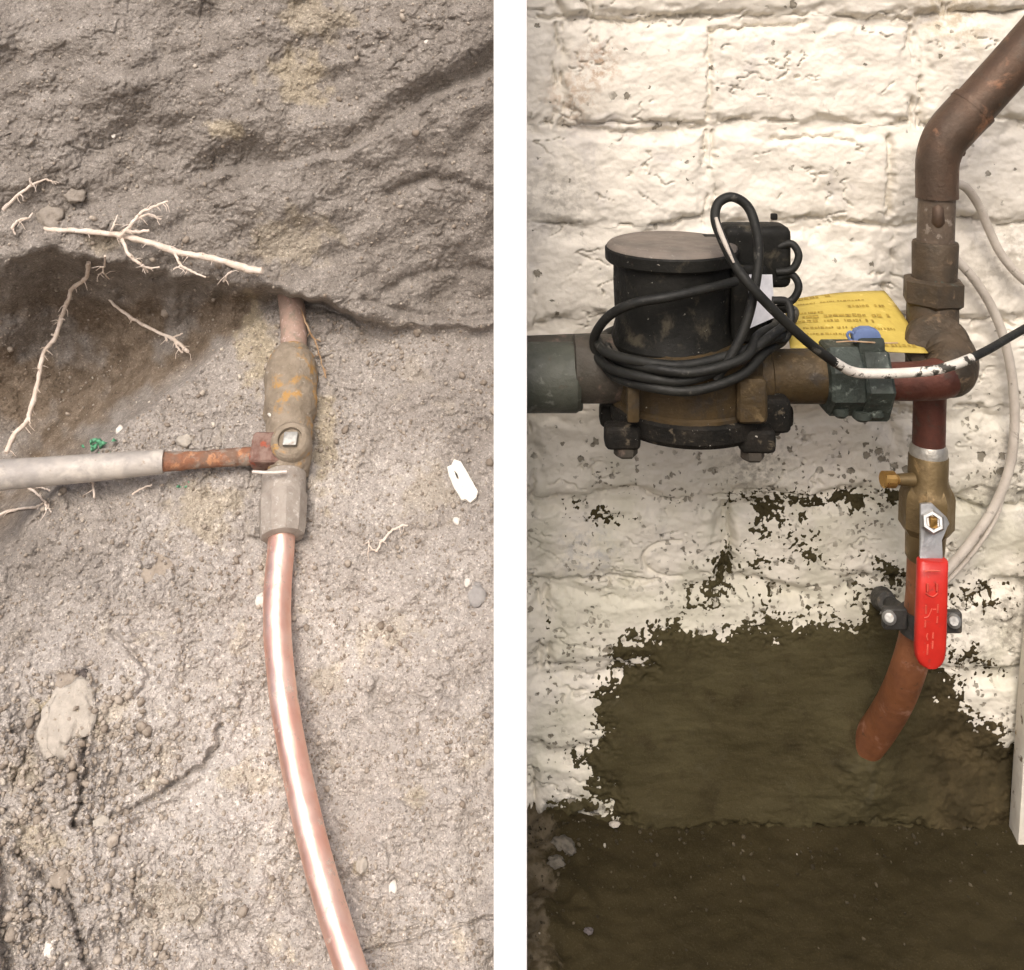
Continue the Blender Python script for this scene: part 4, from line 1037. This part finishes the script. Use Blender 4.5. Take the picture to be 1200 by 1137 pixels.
bevel_box('stem_tip', tuple(AR(1093.5, 612, DL + 0.0045)), (0.0044, 0.004, 0.0062), M['bright_brass'], lv, 0.0006, 2)
# grip: rounded flat vinyl sleeve, leaning a little to the left
def grip_ring(row, xc, w, d, hd=0.0042, n=20):
    out = []
    for j in range(n):
        a = 2 * math.pi * j / n
        c, s_ = math.cos(a), math.sin(a)
        ex = math.copysign(abs(c) ** 0.55, c); ey = math.copysign(abs(s_) ** 0.55, s_)
        p = AR(xc, row, d)
        out.append(p + Vector((ex * w * kR, -ey * hd, 0)))
    return out
rows = [(655, 1092.5, 15.0, 0.0), (656, 1092.5, 16.5, 0.0), (664, 1092.4, 16.8, 0.002), (668, 1092.2, 16.6, 0.003), (700, 1091.4, 16.8, 0.006), (740, 1090.2, 17.0, 0.006), (760, 1089.6, 16.8, 0.006), (770, 1089.4, 15.5, 0.006), (776, 1089.2, 12.5, 0.006), (779.5, 1089.2, 7, 0.006)]
V = []; Fc = []
for r_, xc_, w_, dd_ in rows: V += grip_ring(r_, xc_, w_ * 1.0, DL + 0.008 + dd_)
n = 20
for i in range(len(rows) - 1):
    for j in range(n):
        a = i * n + j; b = i * n + (j + 1) % n
        Fc.append((a, b, b + n, a + n))
Fc.append(tuple(range(n))[::-1]); Fc.append(tuple(range((len(rows) - 1) * n, len(rows) * n)))
me = pydata('grip', V, Fc)
bm = bmesh.new(); bm.from_mesh(me); bmesh.ops.recalc_face_normals(bm, faces=bm.faces); bm.to_mesh(me); bm.free()
grip = finish('grip', me, M['red_vinyl'], bv, 50)
DG = DL + 0.014 + 0.0040
parts = []
def mark(pts, r=0.0006):
    parts.append(tube_data(catmull([AR(x, y, DG) for x, y in pts], 4), [r] * (4 * (len(pts) - 1) + 1), 6))
mark([(1083, 669.5), (1092, 669), (1102, 669.5)], 0.0005)
mark([(1087, 684), (1087, 693)]); mark([(1098, 684), (1098, 693)]); mark([(1085, 695), (1089, 698), (1094, 699), (1099, 695)], 0.0004)
mark([(1085, 709), (1085, 719)]); mark([(1099, 708), (1098.5, 718)]); mark([(1098.5, 722), (1098, 730)]); mark([(1092, 713), (1088, 722), (1083, 724)], 0.0004); mark([(1084.5, 727), (1084, 735)]); mark([(1093, 714), (1097, 714)], 0.0004)
mark([(1087, 742), (1086, 746), (1087, 750)], 0.0005); mark([(1093.5, 741), (1093, 748)]); mark([(1087, 755), (1086.5, 767)]); mark([(1093, 751), (1092.5, 760)])
V, Fc = join_data(parts)
finish('embossing', pydata('embossing', V, Fc), M['red_emboss'], grip, 60)

# ------------------------------------------------------------------ copper pipe entering the mortar, and its clamp
lo = tube('service_pipe', [AR(1083, 640), AR(1082, 680), AR(1080, 712), AR(1074, 748, 0.057), AR(1064, 785, 0.052), AR(1050, 820, 0.036), AR(1031, 852, 0.017), AR(1011, 878, -0.001), AR(990, 902, -0.02)], [19 * kR, 19 * kR, 19.5 * kR, 20 * kR, 20.5 * kR, 21 * kR, 21 * kR], M['orange_copper'], None, 32, 10)
tag(lo, 'orange copper pipe curving down from the valve into wet mortar', 'pipe')
cl = thing('pipe_clamp', 'grey split-ring clamp holding the orange pipe to the wall', 'clamp', AR(1080, 728, 0.01))
lathe('ring', AR(1080, 716), AR(1078, 742), [(0, 20 * kR), (0, 23.5 * kR), (1, 23.5 * kR), (1, 20 * kR)], M['clamp'], cl, 30)
for x, y, nm in ((1048, 724, -1), (1112, 728, 1)):
    ear = bevel_box('ear', tuple(AR(x, y, DR + 0.006)), (28 * kR, 0.006, 25 * kR), M['clamp'], cl, 0.0022, 3)
    xx = x + nm * 6
    lathe('screw', AR(xx, y, DR + 0.008), AR(xx, y, DR + 0.0125), [(0, 8 * kR), (0.6, 8 * kR), (1, 5 * kR)], M['steel_dull'], ear, 16)
lathe('back_plate', AR(1034, 702, 0.003), AR(1040, 706, 0.02), [(0, 15 * kR), (1, 12 * kR)], M['clamp'], cl, 14)
tube('stand_off', [AR(1038, 704, 0.01), AR(1052, 714, 0.035), AR(1062, 722, 0.050)], 9 * kR, M['clamp'], cl, 12)

# ------------------------------------------------------------------ yellow card, its blue seal
kc = thing('yellow_card', 'yellow warning card with faded print tucked behind the union nut', 'card', AM(1000, 405, 0.075))
cor = [A(917, 353, 0.045), A(1036, 341, 0.030), A(1089, 408, 0.086), A(926, 409, 0.094)]
cor = [Vector(c) for c in cor]
def card(u, v, up=0.0):
    p = (cor[0] * (1 - u) + cor[1] * u) * (1 - v) + (cor[3] * (1 - u) + cor[2] * u) * v
    nrm = (cor[1] - cor[0]).cross(cor[3] - cor[0]).normalized()
    if nrm.z < 0: nrm = -nrm
    return p + nrm * (0.0022 * math.sin(u * 3.0 + v * 1.5) + 0.0015 * math.sin(v * 5) + up)
nu, nv = 24, 14
P = np.array([[card(i / nu, j / nv)[:] for i in range(nu + 1)] for j in range(nv + 1)])
me = grid_mesh('card_sheet', P)
sheet = finish('card_sheet', me, M['tag_yellow'], kc, 180)
so = sheet.modifiers.new('thickness', 'SOLIDIFY'); so.thickness = 0.0005; so.offset = -1 if True else 0
parts = []
rs = random.Random(5)
for v0, u0, u1, hgt, wmin, wmax in ((0.055, 0.03, 0.40, 0.036, 0.02, 0.05), (0.20, 0.08, 0.75, 0.012, 0.01, 0.03), (0.31, 0.55, 0.86, 0.022, 0.01, 0.03), (0.40, 0.05, 0.30, 0.02, 0.01, 0.03), (0.47, 0.10, 0.86, 0.026, 0.015, 0.05), (0.55, 0.06, 0.70, 0.022, 0.01, 0.04),
                                   (0.66, 0.12, 0.86, 0.018, 0.01, 0.03), (0.76, 0.14, 0.52, 0.016, 0.01, 0.03), (0.90, 0.70, 0.92, 0.026, 0.01, 0.03)):
    u = u0
    while u < u1:
        w = rs.uniform(wmin, wmax)
        if rs.random() < 0.85:
            v1 = v0 + rs.uniform(-0.004, 0.004); hh = hgt * rs.uniform(0.7, 1.1)
            parts.append(([card(u, v1 - hh, 0.0005), card(u + w, v1 - hh, 0.0005), card(u + w, v1 + hh, 0.0005), card(u, v1 + hh, 0.0005)], [(0, 1, 2, 3)]))
        u += w + rs.uniform(0.004, 0.016)
V, Fc = join_data(parts)
finish('faded_print', pydata('faded_print', V, Fc), M['ink'], sheet, None)

sl_ = thing('blue_seal', 'small blue plastic wire seal standing on the union nut', 'seal', AM(1017, 402, DM + 0.004))
ring = [(1001, 402), (1000, 394), (1004, 388), (1012, 385), (1022, 385), (1030, 388), (1033, 394), (1033, 402)]
slab('seal_body', [AM(x, y, DM + 0.008) for x, y in ring], (0, 0.007, 0), M['blue_plastic'], sl_, 0.001)
tube('wire_loop', [AM(1002, 392, DM + 0.006), AM(996, 389, DM + 0.006), AM(993, 393, DM + 0.006), AM(997, 399, DM + 0.006), AM(1002, 400, DM + 0.006)], 1.6 * kM, M['blue_plastic'], sl_, 8)
tube('seal_wire', [AM(980, 401, DM + 0.008), AM(997, 400, DM + 0.008), AM(1015, 401, DM + 0.012), AM(1034, 402, DM + 0.008), AM(1052, 402, DM + 0.006)], 0.9 * kM, M['root_thin'], sl_, 6)

# ------------------------------------------------------------------ black cable coiled round the meter
cb = thing('meter_cable', 'black cable looped over and coiled round the water meter', 'cable', AM(800, 460, DM + 0.05))
rc = 5.4 * kM
def coil_turn(xl_, yl_, xr_, yr_, yf, bow, back):
    """half turn across the front from left to right, then behind the meter"""
    pts = [AM(xl_, yl_, DM + 0.004), AM(xl_ + 12, yl_ + (yf - yl_) * 0.55, DM + 0.030), AM(xl_ + 55, yf - 4, DM + 0.050 + bow), AM(xl_ + 105, yf, DM + 0.054 + bow),
           AM(xl_ + 160, yf - (yf - yr_) * 0.30, DM + 0.048 + bow), AM(xr_ - 22, yr_ + (yf - yr_) * 0.25, DM + 0.036), AM(xr_, yr_, DM + 0.010), AM(xr_ - 14, yr_ - 10, DM - 0.03)]
    pts += [AM((xl_ + xr_) / 2, back, DM - 0.052), AM(xl_ + 25, (back + yl_) / 2 + 4, DM - 0.034)]
    return pts
turns = []
turns += coil_turn(697, 392, 925, 388, 428, 0.0, 372)
turns += coil_turn(700, 410, 930, 372, 446, 0.002, 378)
turns += coil_turn(708, 420, 918, 398, 458, 0.003, 384)
turns += coil_turn(712, 405, 910, 380, 436, 0.005, 380)
tube('coil', turns, rc, M['cable'], cb, 12, 7)
up = [AM(703, 425, DM + 0.012), AM(696, 398, DM + 0.016), AM(712, 372, DM + 0.032), AM(742, 356, DM + 0.045), AM(785, 348, DM + 0.048), AM(830, 338, DM + 0.042), AM(862, 330, DM + 0.030)]
tube('coil_end', up, rc, M['cable'], cb, 12, 8)
loop = [AM(838, 445, DM + 0.052), AM(858, 415, DM + 0.052), AM(874, 380, DM + 0.050), AM(884, 340, DM + 0.048), AM(889, 300, DM + 0.044), AM(886, 268, DM + 0.040), AM(876, 242, DM + 0.036), AM(858, 231, DM + 0.036),
        AM(842, 238, DM + 0.038), AM(838, 256, DM + 0.042), AM(846, 280, DM + 0.048), AM(862, 312, DM + 0.054), AM(884, 340, DM + 0.058), AM(915, 372, DM + 0.056), AM(948, 402, DM + 0.050), AM(978, 425, DM + 0.042)]
tube('upper_loop', loop, rc, M['cable'], cb, 14, 9)
scf = tube('bare_scuff', [AM(839, 255, DM + 0.0458), AM(843.5, 270, DM + 0.0490), AM(851, 288, DM + 0.0535), AM(860, 308, DM + 0.0575)], [1.8 * kM, 2.8 * kM, 2.6 * kM, 1.2 * kM], M['wire_white'], cb, 8, 6)
tail = [AM(976, 423.5, DM + 0.0425), AM(1000, 436, DM + 0.034), AM(1030, 438, DM + 0.030), AM(1062, 437, DM + 0.028), AM(1095, 434, DM + 0.028), AM(1120, 427, DM + 0.026), AM(1138, 420, DM + 0.020)]
o = tube('painted_length', tail, rc * 1.02, M['cable_painted'], cb, 12, 8)
o['label'] = 'length of the cable smeared with white paint'
tube('cable_tail', [AM(1136, 421, DM + 0.0205), AM(1160, 409, DM + 0.008), AM(1182, 396, DM - 0.006), AM(1210, 380, DM - 0.02), AM(1270, 345, DM - 0.05)], rc * 0.9, M['cable'], cb, 12, 8)
for yy, h in ((300, 20), (336, 20)):
    tube('side_loop', [AM(912, yy - h * 0.55, DM + 0.004), AM(928, yy - h * 0.7, DM + 0.006), AM(936, yy, DM + 0.008), AM(928, yy + h * 0.8, DM + 0.008), AM(910, yy + h * 0.95, DM + 0.006)], rc * 0.85, M['cable'], cb, 10, 7)
tube('side_loop', [AM(905, 352, DM + 0.02), AM(922, 354, DM + 0.02), AM(927, 372, DM + 0.024), AM(921, 396, DM + 0.026), AM(908, 398, DM + 0.03)], rc * 0.85, M['cable'], cb, 10, 7)

# ------------------------------------------------------------------ painted wires on the wall
def wall_wire(name, label, pts, r, mat):
    P = [Vector(A(x, y, d)) for x, y, d in pts]
    return tag(tube(name, P, r * S, M[mat], None, 12, 9), label, 'wire')
wall_wire('bell_wire', 'upper painted wire curving right from behind the riser', [(1095, 214, 0.020), (1118, 215, 0.020), (1133, 221, 0.018), (1148, 243, 0.014), (1160, 272, 0.012), (1176, 302, 0.012), (1205, 332, 0.012), (1260, 365, 0.012)], 5.2, 'wire_white')
wall_wire('bell_wire', 'long painted wire bowing down the wall from riser to red lever', [(1095, 278, 0.018), (1118, 302, 0.016), (1142, 328, 0.014), (1163, 362, 0.012), (1178, 402, 0.012), (1187, 450, 0.012), (1189, 500, 0.012), (1183, 548, 0.012), (1166, 592, 0.012), (1140, 632, 0.014), (1112, 666, 0.018), (1085, 694, 0.022)], 5.4, 'wire_white')
wall_wire('bell_wire', 'thinner second wire running close beside the long bowed wire', [(1180, 560, 0.010), (1168, 605, 0.010), (1146, 640, 0.012), (1118, 673, 0.014), (1090, 700, 0.018)], 2.6, 'wire_white')

# ------------------------------------------------------------------ plank at the right edge, chips on the floor
pk_ = [A(1193, 993, 0.020), A(1205, 805, 0.020), A(1222, 640, 0.020), A(1330, 640, 0.020), A(1330, 993, 0.020)]
o = slab('leaning_plank', [Vector(p) for p in pk_], (0, 0.014, 0), M['plank'], None, 0.0008)
tag(o, 'white painted plank standing against the wall at the right edge', 'plank')

def chip(label, x, y, r, mat, seed):
    # resting on the floor: find the distance at which that row meets the floor
    k = (Z0) / ((y - HOR) * S); d = D * (1 - k)
    c = Vector(A(x, y, d)); rs = np.random.default_rng(seed)
    bm = bmesh.new(); bmesh.ops.create_icosphere(bm, subdivisions=4, radius=1.0)
    for v in bm.verts:
        w = 1 + 0.5 * float(fbm(np.array([v.co.x * 1.6 + seed * 7 + v.co.z]), np.array([v.co.y * 1.6 - v.co.z]), 4, seed)[0])
        v.co = c + Vector((v.co.x * r * S * w, v.co.y * r * 0.8 * S * w, v.co.z * r * 0.45 * S * w + r * 0.3 * S + 0.005))
    me = bpy.data.meshes.new('mortar_chip'); bm.to_mesh(me); bm.free()
    tag(finish('mortar_chip', me, M[mat], None, 180, origin=c), label, 'chip')
M['chip_grey'] = worn('grey_mortar_chip', (0.085, 0.075, 0.058), (0.13, 0.115, 0.09), 150, (), (0.9, 1.0), 0, ((500, 0.001),))
chip('grey mortar chip at the foot of the wall nearest the white board', 662, 1004, 13, 'chip_grey', 1)
chip('small grey mortar chip in front of the chip nearest the board', 652, 1022, 9, 'chip_grey', 2)
chip('pale mortar crumb lying on the floor below the left mortar edge', 720, 976, 5, 'stone_pale', 3)
chip('dark mortar crumb alone on the open floor', 690, 1102, 4, 'stone_dark', 4)

# grit and crumbs of mortar along the foot of the wall
n = 420
gx_ = RNG.uniform(0.012, 0.36, n); gy_ = -RNG.exponential(0.035, n) - 0.004
gx_ = np.where(RNG.uniform(0, 1, n) < 0.3, 0.01 + RNG.exponential(0.03, n), gx_)
Vg = []; Fg = []
for i in range(n):
    r_ = float(np.clip(RNG.lognormal(-7.2, 0.5), 0.0003, 0.0026))
    q, _ = np.linalg.qr(RNG.normal(size=(3, 3)))
    v = ((IV * (1 + RNG.uniform(-0.25, 0.25, (len(IV), 1)))) * np.array([1, 0.8, 0.6])) @ q.T * r_
    zz = float(0.0016 * fbm(np.array([gx_[i] * 14]), np.array([gy_[i] * 14]), 4, 51)[0] + 0.004 * math.exp(gy_[i] / 0.02))
    zz += 0.007 * math.exp(-((gx_[i] - 0.02) / 0.03) ** 2) * (0.6 + float(fbm(np.array([gx_[i] * 40]), np.array([gy_[i] * 40]), 3, 55)[0]))
    o_ = len(Vg)
    Vg += [tuple(p) for p in v + np.array([gx_[i], gy_[i], zz + r_ * 0.3])]
    Fg += [tuple(int(k) + o_ for k in f) for f in IF]
g = G('floor_grit')
r_ = g.n('NewGeometry', {}, 'Random Per Island')
gm = g.done(g.mix(g.rng(r_, 0.985, 0.995), g.mix(r_, (0.022, 0.017, 0.009), (0.085, 0.07, 0.045)), (0.38, 0.35, 0.29)), 0.95, 0, None, 0.2)
tag(finish('floor_grit', pydata('floor_grit', Vg, Fg), gm, None, None), 'fine grit and mortar crumbs along the foot of the wall', 'grit', kind='stuff')
